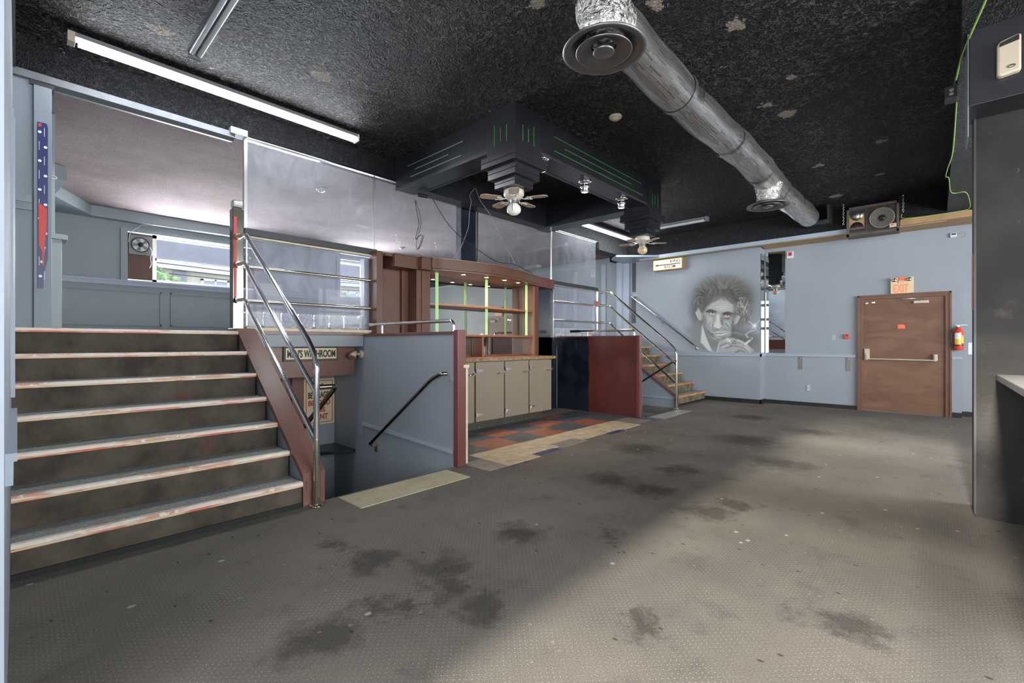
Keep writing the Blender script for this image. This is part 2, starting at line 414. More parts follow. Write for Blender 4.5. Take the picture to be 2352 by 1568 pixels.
def link(name, me, parent=None, bevel=0, **props):
    o = bpy.data.objects.new(name, me); C.objects.link(o)
    if parent is not None:
        o.parent = parent; o.location = -wloc(parent)
    if bevel:
        b = o.modifiers.new('edge', 'BEVEL'); b.width = bevel; b.segments = 2; b.limit_method = 'ANGLE'; b.angle_limit = .6
    for a, b in props.items(): o[a] = b
    return o


def B(name, mat, dims, parent=None, bevel=0, **props):
    m = MB()
    for d in (dims if isinstance(dims, list) else [dims]): m.box(*d)
    return m.build(name, mat, parent, bevel, **props)


def thing(name, label, cat, loc=(0, 0, 0), group=None):
    o = bpy.data.objects.new(name, None); C.objects.link(o); o.location = loc; o.empty_display_size = .1
    o['label'] = label; o['category'] = cat
    if group: o['group'] = group
    return o


def tag(o, label, cat, group=None):
    o['label'] = label; o['category'] = cat
    if group: o['group'] = group
    return o


def st(name, mat, dims, **kw):
    return B(name, mat, dims, kind='structure', **kw)


def dup(root, off, label, group=None):
    r = root.copy(); C.objects.link(r); r.location = Vector(root.location) + Vector(off); r['label'] = label
    if group: r['group'] = group
    def rec(src, dst):
        for ch in list(src.children):
            c = ch.copy(); C.objects.link(c); c.parent = dst; rec(ch, c)
    rec(root, r)
    return r


def rpath(pts, r, n=6):
    P = [Vector(p) for p in pts]; out = [P[0]]
    for i in range(1, len(P) - 1):
        a = (P[i - 1] - P[i]); b = (P[i + 1] - P[i]); ra = min(r, a.length * .45); rb = min(r, b.length * .45)
        p0 = P[i] + a.normalized() * ra; p2 = P[i] + b.normalized() * rb
        for t in range(n + 1):
            u = t / n; out.append(p0 * (1 - u) ** 2 + P[i] * 2 * u * (1 - u) + p2 * u * u)
    out.append(P[-1]); return out


def spline(pts, n=8):
    P = [Vector(p) for p in pts]; P = [P[0] * 2 - P[1]] + P + [P[-1] * 2 - P[-2]]; out = []
    for i in range(1, len(P) - 2):
        for k_ in range(n):
            t = k_ / n; a, b, c, d_ = P[i - 1], P[i], P[i + 1], P[i + 2]
            out.append(.5 * ((2 * b) + (c - a) * t + (2 * a - 5 * b + 4 * c - d_) * t * t + (3 * b - a - 3 * c + d_) * t ** 3))
    out.append(P[-2]); return out


def text(body, mat, origin, right, up, w_, h_, parent, name='lettering', ext=.0015, bold=.02, spacing=1.0):
    """lettering whose bounding box starts at origin and measures w_ x h_ in the plane right/up"""
    cu = bpy.data.curves.new(name, 'FONT'); cu.body = body; cu.size = 1; cu.extrude = .01; cu.offset = bold; cu.space_character = spacing
    t_ = bpy.data.objects.new(name + '_c', cu); C.objects.link(t_)
    dg = bpy.context.evaluated_depsgraph_get(); me = bpy.data.meshes.new_from_object(t_.evaluated_get(dg))
    bpy.data.objects.remove(t_)
    co = np.empty(len(me.vertices) * 3); me.vertices.foreach_get('co', co); co = co.reshape(-1, 3)
    mn, mx = co.min(0), co.max(0)
    R_, U_ = Vector(right).normalized(), Vector(up).normalized(); Nn = R_.cross(U_); O = Vector(origin)
    out = []
    for x, y, z in co:
        p_ = O + R_ * ((x - mn[0]) / (mx[0] - mn[0]) * w_) + U_ * ((y - mn[1]) / (mx[1] - mn[1]) * h_) + Nn * ((z - mn[2]) / (mx[2] - mn[2]) * ext * 2)
        out += list(p_)
    me.vertices.foreach_set('co', out); me.materials.clear(); me.materials.append(M[mat]); me.name = name
    me.update()
    return link(name, me, parent)


# ------------------------------------------------------------------ SETTING
YG = 5.42      # plane of the glazed wall
ZC = 3.73      # main ceiling
ZU = 1.37      # upper floor
m = MB()
for b in [(-2.4, 11.1, -4.6, 3.58, -.15, 0), (-.1, 1.66, 3.58, 5.6, -.15, 0), (3.08, 7.16, 3.58, 5.6, -.15, 0), (8.62, 10.8, 3.58, 6.0, -.15, 0)]: m.box(*b)
m.build('floor', 'carpet', kind='structure')
# vinyl tile patch
m = MB(); z1 = .004; ts = .305
names_ = ['tred', 'tblue', 'tcream', 'tgrey', 'tnavy']
def tile(x0, x1, y0, y1, c):
    m.cur = names_.index(c); m.box(x0, x1 - .002, y0, y1 - .002, 0, z1)
xe = [3.09, 3.27, 3.78, 4.31, 4.80, 5.31, 5.87, 6.42, 6.92, 7.11]
for j, (y, y1) in enumerate([(3.82, 4.27), (4.27, 4.67), (4.67, 4.88)]):
    for i in range(9):
        c = 'tred' if (i + j) % 2 == 0 and i > 0 or (i == 0 and j == 0) else 'tblue'
        if j == 0: c = 'tred' if i in (0, 2, 4, 6) else 'tblue'
        if j == 1: c = 'tred' if i in (1, 3, 5) else 'tblue'
        if j == 2: c = 'tred' if i in (2, 6) else 'tblue'
        tile(xe[i], xe[i + 1], y, y1, c)
tile(3.09, 3.41, 3.60, 3.82, 'tblue'); tile(3.13, 3.40, 3.20, 3.60, 'tgrey')
for (x, x1, y, y1, c) in [(3.41, 3.93, 3.20, 3.50, 'tcream'), (3.41, 3.93, 3.50, 3.82, 'tcream'), (3.93, 4.45, 3.34, 3.82, 'tcream'), (4.45, 4.97, 3.50, 3.82, 'tcream'), (4.97, 5.50, 3.36, 3.82, 'tcream'), (5.50, 6.0, 3.36, 3.82, 'tcream'), (6.0, 6.5, 3.50, 3.82, 'tcream'),
                          (3.93, 4.34, 3.24, 3.34, 'tnavy'), (4.45, 4.97, 3.28, 3.50, 'tgrey'), (5.55, 5.90, 3.26, 3.36, 'tnavy'), (6.0, 6.5, 3.32, 3.50, 'tcream'), (6.5, 7.0, 3.40, 3.82, 'tgrey'), (7.0, 7.1, 3.30, 3.82, 'tnavy')]: tile(x, x1, y, y1, c)
m.build('floor_tiles', names_, kind='structure')

# upper floor slab with the stair openings left free, its underside over the wells
st('floor_upper', 'tread', [(-.1, 10.6, 5.7, 10.1, 1.22, ZU), (-.1, 3.08, YG + .02, 5.7, 1.22, ZU), (6.95, 10.6, YG + .02, 5.7, 1.22, ZU)])
st('ceiling', 'ceil', [(-2.4, 10.12, -.13, YG + .02, ZC, ZC + .12), (-2.4, 4.4, -4.6, -.13, ZC, ZC + .12)])
# black header above the glazing, rear bulkhead, right bulkhead
st('trim_1', 'ceil2', (-.1, 8.66, YG, YG + .12, 3.46, ZC + .1))
st('trim_2', 'ceil2', [(10.12, 10.8, -.13, YG + .6, 3.29, ZC + .12), (8.66, 9.95, YG, YG + .3, 3.30, ZC + .1)])
st('trim_3', 'ceil2', (4.4, 10.8, -4.6, -.13, 3.37, ZC + .12))
m = MB(); m.box(10.10, 10.12, -.13, 5.2, 3.22, 3.30)
m.build('trim_4', 'bluetrim', kind='structure')
st('trim_5', 'tan', [(10.12, 10.72, -.6, 2.62, 3.225, 3.285), (10.05, 10.10, -.75, .44, 3.22, 3.32)])
st('trim_6', 'signbrass', (10.14, 10.17, -.13, 5.2, 3.212, 3.225))
# pale blue dropped corner over the far stairs
m = MB(); m.prism([(9.42, 5.44), (10.08, 4.72), (10.38, 4.72), (10.38, 5.75), (9.75, 5.75)], 'z', 3.25, 3.29); m.build('trim_7', 'bluetrim', kind='structure')
# walls
st('wall_left', 'white', [(-.25, -.025, 1.9, YG, 0, ZC), (-.25, -.11, YG, 10.1, -2.2, 1.37)])
st('wall_mural', 'blue', [(10.40, 10.8, 2.66, YG + .1, 0, 3.30), (10.40, 10.8, YG + .1, 10.1, 0, 3.5)])
st('wall_door', 'blue', (10.72, 10.98, -.315, 2.66, 0, 3.30))
st('wall_right', 'blue', [(10.98, 11.1, -4.6, -.315, 0, 3.4)])
st('wall_rear', 'blue', [(-2.4, -2.2, 1.4, 2.0, 0, ZC), (-2.4, -2.2, -4.6, -2.9, 0, ZC), (-2.4, -2.2, -2.9, 1.4, 0, .55), (-2.4, -2.2, -2.9, 1.4, 3.2, ZC), (-2.4, -.25, 1.9, 2.1, 0, ZC)])
st('wall_street', 'blue', [(-2.4, .6, -4.7, -4.5, 0, ZC), (9.4, 11.1, -4.7, -4.5, 0, ZC), (.6, 9.4, -4.7, -4.5, 0, .6), (.6, 9.4, -4.7, -4.5, 3.15, ZC)])
# window bars of the unseen street window and the side window added for fill
st('window_1', 'blacktrim', [(-2.33, -2.27, -2.9, 1.4, z - .075, z + .075) for z in (1.94, 2.36, 3.02)] + [(-2.33, -2.27, y - .04, y + .04, .55, 3.2) for y in (-1.5, -.1, 1.36)])
st('window_2', 'blacktrim', [(x - .04, x + .04, -4.64, -4.58, .6, 3.15) for x in (.64, 2.8, 5.0, 7.2, 9.36)] + [(.6, 9.4, -4.64, -4.58, 2.3, 2.38)])
# stairwell shells
BL = 'blue'
st('wall_stairwell', BL, [(1.60, 3.09, 6.21, 6.3, -2.0, 1.22), (3.03, 3.09, 5.42, 6.21, -2.0, 1.22), (3.03, 3.09, 3.62, 5.42, -2.0, 0), (1.58, 1.66, 3.5, 6.3, -2.0, -.15)])
st('floor_stairwell', 'stair', [(1.66, 3.03, 3.58 + .26 * i, 3.58 + .26 * (i + 1), -2.1, -.19 * (i + 1)) for i in range(10)])
st('wall_stairwell_far', BL, [(7.1, 8.66, 6.21, 6.3, -2.0, 1.22), (7.16, 7.2, 3.62, 6.21, -2.0, 0), (8.58, 8.62, 3.62, 6.3, -2.0, -.15)])
st('floor_stairwell_far', 'stair', [(7.2, 8.58, 3.58 + .26 * i, 3.58 + .26 * (i + 1), -2.1, -.19 * (i + 1)) for i in range(10)])
# band under the glazing
st('trim_9', 'blue', [(1.64, 3.09, YG, YG + .03, 1.21, 1.35)])
st('trim_10', 'brown', [(1.62, 3.1, YG - .05, YG + .06, 1.35, 1.388)])
st('trim_11', 'cream', [(1.66, 3.14, YG - .04, YG + .05, 1.388, 1.42)])
st('trim_12', 'brown', [(1.66, 2.985, 5.56, 5.62, .84, 1.215)], bevel=.004)
# back wall behind the bar
st('wall_bar', 'blue', [(3.09, 7.16, 5.50, 5.6, 0, 2.36)])
st('wall_bar_end', 'navy', [(6.30, 6.96, 5.40, 5.495, 0, 2.36), (6.30, 7.11, 5.40, 5.495, 0, 1.36)])
# left jamb
st('trim_13', 'jamb', [(-.025, .09, YG, YG + .1, ZU, 3.41)])
st('trim_14', 'jamb', [(.09, .195, YG - .03, YG + .12, ZU, 3.36)], bevel=.004)
st('trim_15', 'jamb', [(-.025, .08, YG - .025, YG, 2.33, 2.45), (-.025, .08, YG - .04, YG, 2.39, 2.415)])
st('trim_16', 'blacktrim', [(.07, .21, YG - .02, YG + .1, 3.36, 3.46), (-.025, -.01, 2.0, YG, 3.45, ZC)])
# left wall mouldings
st('trim_17', 'bluetrim', [(-.025, -.008, 2.0, 3.4, .83, .90), (-.025, -.0, 2.0, 3.4, .90, .925)])
st('trim_18', 'bluetrim', [(-.025, -.012, 3.6, 3.75, 1.0, 2.5), (-.025, -.008, 3.75, 3.80, .95, 2.5)])
# header steel edge
m = MB(); m.prism([(YG - .03, 3.46), (YG - .03, 3.40), (YG + .05, 3.385), (YG + .12, 3.40), (YG + .12, 3.46)], 'x', -.05, 1.55); m.build('trim_19', 'greytrim', kind='structure')
st('trim_20', 'jamb', [(1.5, 1.66, YG - .07, YG + .06, 3.43, 3.50)], bevel=.004)
# upper room
st('ceiling_upper', 'upceil', [(-.1, 10.4, YG + .12, 10.1, 3.45, 3.5)])
W1 = (1.26, 3.22, 2.32, 3.14); W2 = (5.0, 5.9, 2.32, 3.17)
st('wall_upper_back', 'bluegrey', [(-.1, 10.6, 10.0, 10.1, ZU, 2.32), (-.1, 10.6, 10.0, 10.1, 3.17, 3.5), (-.1, W1[0], 10.0, 10.1, 2.32, 3.17), (W1[1], W2[0], 10.0, 10.1, 2.32, 3.17), (W2[1], 10.6, 10.0, 10.1, 2.32, 3.17)])
st('wall_upper_left', 'bluegrey', [(-.1, .0, YG + .1, 10.0, ZU, 3.45)])
st('trim_21', 'bluegrey', [(0, .245, 6.2, 6.3, 2.28, 3.45), (0, .29, 6.15, 6.35, ZU, 2.26), (0, .33, 6.12, 6.38, 2.24, 2.29)], bevel=.004)
m = MB(); m.prism([(0, 6.4), (.30, 7.9), (.42, 8.0), (.34, 8.9), (.80, 9.85), (10.4, 9.85), (10.4, 10.0), (0, 10.0)], 'z', 3.28, 3.45); m.build('trim_22', 'bluegrey', kind='structure')
st('trim_23', 'bluetrim', [(.1, 10.4, 9.96, 10.0, 2.22, 2.30), (.1, 10.4, 9.94, 10.0, 2.28, 2.31)])
m = MB()
for (x0, x1) in ((.40, 1.72), (1.85, 3.4), (3.5, 5.1), (5.3, 6.9), (7.1, 8.9)):
    for d in [(x0, x1, 9.975, 10, 2.12, 2.14), (x0, x1, 9.975, 10, 1.55, 1.57), (x0, x0 + .02, 9.975, 10, 1.55, 2.14), (x1 - .02, x1, 9.975, 10, 1.55, 2.14)]: m.box(*d)
m.build('trim_24', 'bluegrey', kind='structure')
st('trim_25', 'bluegrey', [(1.17, 3.3, 9.96, 10, 3.14, 3.19), (1.17, 1.26, 9.96, 10, 2.31, 3.14), (4.92, 5.98, 9.96, 10, 3.17, 3.22), (4.92, 5.0, 9.96, 10, 2.31, 3.17), (5.9, 5.98, 9.96, 10, 2.31, 3.17)])
# details on the wall by the far stairs, upper level
st('trim_26', 'bluetrim', [(10.36, 10.40, 5.62, 5.80, ZU, 3.3), (10.33, 10.40, 5.80, 5.95, ZU, 3.3), (10.36, 10.40, 6.3, 6.42, ZU, 3.3), (10.37, 10.40, 7.2, 7.3, ZU, 3.2)])
st('trim_27', 'blacktrim', [(10.375, 10.40, 5.46, 5.54, 2.52, 3.24), (10.375, 10.40, 5.46, 5.56, 1.75, 2.40)])
# chair rails and baseboards
st('trim_28', 'bluetrim', [(10.375, 10.40, 2.60, 5.3, .975, 1.03), (10.36, 10.40, 2.60, 5.3, 1.03, 1.045), (10.375, 10.73, 2.625, 2.66, .975, 1.045), (10.69, 10.72, 1.10, 2.63, .985, 1.03), (10.68, 10.72, 1.10, 2.63, 1.02, 1.035), (10.70, 10.72, -.315, -.20, .98, 1.02)])
st('baseboard_back', 'baseb', [(10.385, 10.40, 2.60, 3.85, 0, .085), (10.385, 10.72, 2.64, 2.66, 0, .085), (10.705, 10.72, 1.09, 2.64, 0, .075), (10.705, 10.72, -.315, -.20, 0, .085), (10.96, 10.98, -1.5, -.315, 0, .085)])

# ------------------------------------------------------------------ WINDOWS of the upper room
m = MB(); x0, x1, z0, z1_ = W1
for d in [(1.26, 3.22, 10.03, 10.07, 3.08, 3.14), (1.26, 3.22, 10.03, 10.07, 2.32, 2.36), (1.60, 1.66, 10.03, 10.07, 2.32, 3.14), (2.84, 2.90, 10.03, 10.07, 2.32, 3.14), (1.64, 2.86, 10.03, 10.07, 2.70, 2.74)]: m.box(*d)
wn = m.build('window_3', 'alu', kind='structure')
B('pane', 'winglass', (1.66, 2.84, 10.045, 10.05, 2.36, 3.08), wn)
B('blank_panel', 'cabbrown', [(1.26, 1.60, 10.02, 10.05, 2.34, 3.12), (2.90, 3.22, 10.02, 10.05, 2.34, 3.12)], wn)
m = MB()
for d in [(5.0, 5.9, 10.03, 10.07, 3.11, 3.17), (5.0, 5.9, 10.03, 10.07, 2.32, 2.36), (5.0, 5.04, 10.03, 10.07, 2.32, 3.17), (5.55, 5.62, 10.03, 10.07, 2.32, 3.17), (5.86, 5.9, 10.03, 10.07, 2.32, 3.17), (5.04, 5.55, 10.03, 10.07, 2.72, 2.76)]: m.box(*d)
wn = m.build('window_4', 'whiteplastic', kind='structure')
B('pane', 'winglass', (5.04, 5.86, 10.045, 10.05, 2.36, 3.11), wn)


def vent_fan(x, label, cord):
    t = thing('exhaust_fan', label, 'exhaust fan', (x, 9.99, 2.93))
    m = MB(); m.box(x - .155, x + .155, 9.985, 10.015, 2.76, 3.09); m.build('mounting_plate', 'fixture', t, .003)
    m = MB(); m.tube([(x + .12 * math.cos(a), 9.975, 2.93 + .12 * math.sin(a)) for a in np.linspace(0, 2 * PI, 32, endpoint=False)], .009, 8, closed=True); m.build('ring', 'blackplastic', t)
    m = MB(); m.lathe([(.001, -.01), (.112, -.006)], (x, 9.985, 2.93), 28, 'y'); m.build('opening', 'whiteplastic', t)
    for i in range(5):
        a = 2 * PI * i / 5 + .4; m = MB(); c_, s_ = math.cos(a), math.sin(a); c2, s2 = math.cos(a + .55), math.sin(a + .55)
        m.add([(x + .03 * c_, 9.965, 2.93 + .03 * s_), (x + .105 * c_, 9.972, 2.93 + .105 * s_), (x + .105 * c2, 9.960, 2.93 + .105 * s2), (x + .03 * c2, 9.96, 2.93 + .03 * s2)], [(0, 1, 2, 3)])
        o = m.build('blade', 'fixture', t); so = o.modifiers.new('s', 'SOLIDIFY'); so.thickness = .003
    m = MB(); m.lathe([(.0, -.05), (.035, -.045), (.038, 0)], (x, 9.965, 2.93), 16, 'y'); m.build('motor', 'blackplastic', t)
    if cord:
        m = MB(); m.tube(spline([(x + .13, 9.96, 2.90), (x + .15, 9.95, 2.80), (x + .13, 9.95, 2.72), (x + .14, 9.95, 2.62), (x + .12, 9.95, 2.55)]), .006, 6); m.build('pull_cord', 'whiteplastic', t)


vent_fan(1.43, 'round exhaust fan with pull cord in the window panel on the left', True)
vent_fan(3.05, 'round exhaust fan seen through the glass behind the stair rails', False)
m = MB(); m.tube(spline([(1.27, 9.95, 2.95), (1.29, 9.94, 3.10), (1.40, 9.93, 3.22), (1.55, 9.90, 3.275), (2.4, 9.842, 3.29), (3.6, 9.842, 3.29)]), .006, 6)
tag(m.build('wall_cable', 'whiteplastic'), 'white cable looping from the exhaust fan along the crown moulding', 'cable')

# ------------------------------------------------------------------ outside
st('ground_outside', 'concrete', (-15, 30, 10.6, 60, -.4, -.3))
t = thing('apartment_building', 'beige apartment block across the street seen through the upper window', 'building', (5, 26, -.3))
B('facade', 'facade', (-9, 20, 26, 34, -.3, 5.75), t)
B('cornice', 'cornice', [(-9.2, 20.2, 25.6, 26, 5.0, 5.9)], t)
B('fascia_board', 'whiteplastic', [(-9.2, 20.2, 25.7, 26, 4.62, 4.95)], t)
for x in (-2.0, 4.9, 11.5): B('pilaster', 'cornice', (x, x + .5, 25.85, 26, -.3, 4.6), t)
for x in (1.4, 3.4, 6.1, 8.4, 13.0, 15.4):
    for z in (1.6, 3.35):
        wd = B('window', 'whiteplastic', [(x - .1, x + 1.1, 25.9, 26, z, z + .08), (x - .1, x + 1.1, 25.9, 26, z + .92, z + 1.0), (x - .1, x, 25.9, 26, z, z + 1), (x + 1, x + 1.1, 25.9, 26, z, z + 1), (x + .47, x + .53, 25.9, 26, z, z + 1)], t)
        B('pane', 'facadewin', (x, x + 1, 25.95, 25.98, z + .08, z + .92), wd)
    B('air_conditioner', 'whiteplastic', (x + .2, x + .7, 25.6, 25.9, 2.95, 3.3), t)


def tree(x, y, h, label, sd):
    random.seed(sd); t = thing('tree', label, 'tree', (x, y, -.3))
    m = MB(); m.tube([(x, y, -.3), (x + .05, y, h * .5), (x - .05, y, h * .85)], [.12, .09, .03], 8)
    for i in range(6):
        a = random.random() * 6.28; m.tube([(x, y, h * (.4 + .07 * i)), (x + math.cos(a) * .6, y + math.sin(a) * .6, h * (.6 + .06 * i))], [.04, .01], 6)
    m.build('trunk', 'bark', t)
    m = MB()
    for i in range(1500):
        a = random.random() * 6.28; zz = random.random(); rr = (1.25 * math.sin(PI * min(1, zz * .9 + .12)) ** .7) * random.random() ** .4
        p_ = Vector((x + rr * math.cos(a), y + rr * math.sin(a), h * .42 + zz * h * .6))
        u = Vector((random.uniform(-1, 1), random.uniform(-1, 1), random.uniform(-1, 1))).normalized() * .13; v_ = u.orthogonal().normalized() * .08
        m.add([p_ - u, p_ + v_, p_ + u, p_ - v_], [(0, 1, 2, 3)])
    m.build('foliage', 'leaf', t)


tree(3.0, 18.4, 3.6, 'leafy green street tree outside the wide upper window', 3)
tree(8.9, 18.0, 3.4, 'green street tree outside the narrow upper window seen through glass', 5)
m = MB()
for z in (3.62, 3.78, 3.95): m.tube([(-4, 19.5, z + .2), (8, 19.5, z - .05), (18, 19.5, z + .3)], .018, 5)
tag(m.build('power_line', 'wireblack'), 'dark power lines crossing in front of the apartment block', 'power line')

# ------------------------------------------------------------------ STAIRS
def stairs(X0, X1, Y0, run, rise, n, riserm, treadm, nosem, nosee, label):
    t = thing('staircase', label, 'staircase', ((X0 + X1) / 2, Y0, 0))
    for i in range(n):
        y = Y0 + run * i; z = rise * i; zt = rise * (i + 1); last = i == n - 1
        B('riser', riserm, (X0, X1, y + .025, y + .05, z, zt - .012), t)
        B('tread', treadm, (X0, X1, y + .03, y + run + .03 if not last else YG + .02, zt - .02, zt - .003), t)
        m = MB(); m.prism([(y, zt - .034), (y - .002, zt - .006), (y + .012, zt), (y + .045, zt), (y + .045, zt - .012), (y + .024, zt - .014), (y + .022, zt - .034)], 'x', X0, X1)
        o_ = m.build('nosing', nosem, t)
        B('nosing_edge', nosee, (X0, X1, y - .004, y + .01, zt - .034, zt - .021), o_)
    B('base_strip', 'baseb', (X0, X1, Y0 + .012, Y0 + .025, 0, .035), t)
    B('stair_core', 'blue', [(X0, X1, Y0 + run * i + .05, min(Y0 + run * (i + 1) + .05, YG), 0, rise * (i + 1) - .021) for i in range(n)], t)
    return t


stairs(-.024, 1.475, 3.53, .25, ZU / 7, 7, 'stair', 'tread', 'nosing', 'rednose', 'wide carpeted staircase with chipped red and cream nosings on the left')
stairs(8.76, 10.355, 3.74, .262, ZU / 7, 7, 'stair2', 'tread', 'nosing2', 'nosing2', 'far carpeted staircase with orange wood nosings below the arrow sign')


def stringer(X0, X1, Y0, Y1, Yt, label, blue_out=True):
    t = thing('stair_side_wall', label, 'stair side wall', (X0, Y0, 0))
    m = MB(); m.prism([(Y0 + .03, 0), (Y0 + .03, .22), (Y1, 1.36), (Yt, 1.36), (Yt, -.15), (Y0 + .08, -.15)], 'x', X0 + .01, X1 - .01); m.build('panel', 'blue', t)
    m = MB(); m.prism([(Y0, .25), (Y1 - .02, 1.40), (Yt, 1.40), (Yt, 1.36), (Y1, 1.36), (Y0 + .03, .215)], 'x', X0 - .008, X1 + .008); m.build('cap', 'brown', t, .004)
    B('front_board', 'brown', (X0 - .005, X1 + .005, Y0, Y0 + .03, 0, .25), t, .003)
    B('front_blocking', 'brown', [(X0 + .02, X0 + .06, Y0 - .008, Y0, .12, .20), (X1 - .05, X1 - .01, Y0 - .008, Y0, .14, .20)], t)
    return t


stringer(1.485, 1.645, 3.54, 5.12, 5.36, 'blue stair side wall with sloping brown cap beside the near stairs')
s2 = stringer(8.62, 8.742, 3.68, 5.30, 5.40, 'blue stair side wall with brown edge beside the far stairs')
B('moulding', 'bluetrim', (8.60, 8.63, 3.75, 4.9, .17, .20), s2)


def railing(x, Y0, Y1, label, mat, z_, side):
    """three sloping tubes from a floor pole to a top post"""
    t = thing('stair_railing', label, 'railing', (x, Y0, 0))
    r = .022
    sl = 1.0
    (za, zb, zc_) = z_
    m = MB(); m.tube(rpath([(x, Y0, 0.006), (x, Y0, za[0] - .10), (x, Y0 + .13, za[0] + .04), (x, Y1 - .40, za[1] - .12), (x, Y1 - .27, za[1] - .01), (x, Y1, za[1])], .10, 8), r, 16); m.build('top_rail_and_pole', mat, t)
    for (a, b) in (zb, zc_):
        m = MB(); m.tube(rpath([(x, Y0, a), (x, Y1 - .36, b - .12), (x, Y1 - .25, b - .01), (x, Y1, b)], .09, 8), r * .92, 16); m.build('rail', mat, t)
    m = MB(); m.lathe([(.0, .012), (.05, .01), (.055, 0), (0, 0)], (x, Y0, 0), 20); m.build('floor_flange', 'brass', t)
    m = MB(); m.tube([(x, Y0, .012), (x, Y0, .51)], r * 1.08, 18); m.build('pole_sleeve', 'brass', t)
    for zz in (za[1], zb[1], zc_[1]):
        m = MB(); m.tube([(x, Y1 - .03, zz), (x, Y1 - .045, zz)], r * 1.5, 16); m.build('collar', 'brass', t)
    m = MB(); m.tube(rpath([(x + side[0], side[2], .91), (x + side[1], side[2], .91), (x + side[1], side[3], side[4])], .05), .02, 14); m.build('stairwell_handrail', 'bronze', t)
    return t


railing(1.565, 3.50, 5.36, 'polished triple tube railing with floor pole on the near stairs', 'chrome', ((1.22, 2.36), (.86, 2.07), (.50, 1.70)), (0.02, .16, 3.50, 5.3, -.28))
railing(8.60, 3.66, 5.38, 'brassy triple tube railing with floor pole on the far stairs', 'brass', ((1.20, 2.36), (.84, 2.07), (.48, 1.70)), (-.02, -.10, 3.66, 5.0, .05))

# square chrome post at the top of the near stairs
t = thing('newel_post', 'square chrome post with red tape at the head of the near stairs', 'post', (1.58, 5.42, ZU))
B('shaft', 'darkchrome', (1.52, 1.625, 5.36, 5.465, ZU, 2.66), t, .006)
B('neck', 'blackplastic', (1.535, 1.61, 5.375, 5.45, 2.66, 2.675), t)
m = MB(); m.prism([(5.37, 2.675), (5.36, 2.70), (5.36, 2.73), (5.38, 2.75), (5.445, 2.75), (5.465, 2.73), (5.465, 2.70), (5.455, 2.675)], 'x', 1.53, 1.615); m.build('cap', 'alu', t, .003)
B('red_tape', 'redtape', (1.53, 1.556, 5.355, 5.359, 1.72, 2.57), t)
# slim chrome post at the end of the glazing
t = thing('glass_end_post', 'slim metal post with red tape at the far end of the glazing', 'post', (8.57, YG, ZU))
B('shaft', 'brass', (8.55, 8.575, YG - .05, YG, ZU, 2.40), t, .004)
B('red_tape', 'redtape', (8.47, 8.55, YG - .03, YG - .027, 2.08, 2.17), t)

# ------------------------------------------------------------------ GLAZING
panes = [(1.67, 3.18, 2.46, 3.46, 'large upper glass pane next to the square chrome post', 'upper left'),
         (3.20, 4.715, 2.46, 3.46, 'upper glass pane left of the black post, behind the dangling wires', ''),
         (5.06, 6.98, 2.40, 3.46, 'upper glass pane right of the black post above the lit cabinet', ''),
         (7.00, 8.57, 2.44, 3.46, 'upper glass end pane with greenish reflections above the far rails', ''),
         (1.67, 3.13, 1.44, 2.38, 'lower glass pane behind two metal bars by the near railing', ''),
         (6.98, 8.56, 1.44, 2.36, 'lower glass pane behind two metal bars right of the lit cabinet', '')]
gs = thing('glazed_screen', 'glass screen wall with black centre post and guard bars above the bar', 'glass screen', (1.66, YG, 1.42))
for (a, b, z0, z1_, lab, _) in panes:
    p_ = B('glass_pane', 'glasslow' if z1_ < 2.4 else 'glass', (a, b, YG + .028, YG + .036, z0, z1_), gs)
    B('edge_strip', 'alu', [(a, a + .012, YG + .02, YG + .044, z0, z1_)], p_)
B('head_channel', 'alu', [(1.66, 8.58, YG, YG + .05, 3.455, 3.47)], gs)
B('side_channel', 'alu', [(1.645, 1.668, YG, YG + .05, 2.46, 3.46)], gs)
B('dark_rail', 'blacktrim', [(1.64, 3.2, YG - .05, YG + .06, 2.402, 2.475)], gs)
B('dark_rail', 'blacktrim', [(6.95, 8.545, YG - .05, YG + .06, 2.385, 2.45)], gs)
B('pale_strip', 'cream', [(1.64, 3.12, YG - .045, YG + .0, 2.378, 2.396)], gs)
B('pale_strip', 'brass', [(6.95, 8.545, YG - .035, YG + .0, 2.365, 2.388)], gs)
B('support_post', 'navy', (4.72, 5.05, YG + .05, YG + .16, 2.43, 3.46), gs, bevel=.004)
for (x0, x1, side) in ((1.63, 3.12, 'left'), (6.97, 8.545, 'right')):
    for z in (2.06, 1.70):
        m = MB(); m.tube([(x0, YG - .06, z), (x1, YG - .06, z)], .019, 12)
        m.box(x1 - .06, x1 - .03, YG - .06, YG + .03, z - .012, z + .012)
        m.build('guard_bar', 'brass', gs)
OR = ['first', 'second', 'third', 'fourth', 'fifth', 'sixth', 'seventh', 'eighth']
blocks = [(1.68 + i * .19, i) for i in range(8)]
B0 = None
GBL = 'glass blocks along the sill'
for (x, i) in blocks:
    wdt = .172 if i < 7 else .12
    m = MB(); m.box(x, x + wdt, YG + .07, YG + .15, 1.425, 1.60); o = m.build('glass_block', 'block', None, .022)
    tag(o, f'clear glass block, {OR[i]} from the left in the sill row behind the near railing', 'glass block', 'glass blocks behind the near railing')
for i in range(8):
    x = 6.99 + i * .19
    m = MB(); m.box(x, x + .172, YG + .07, YG + .15, 1.385, 1.56); o = m.build('glass_block', 'block', None, .022)
    tag(o, f'clear glass block, {OR[i]} from the left in the sill row right of the cabinet', 'glass block', 'glass blocks right of the cabinet')
st('trim_29', 'alu', [(6.96, 8.57, YG - .03, YG + .06, 1.36, 1.385), (6.955, 6.975, YG - .05, YG + .03, 1.30, 2.39)])

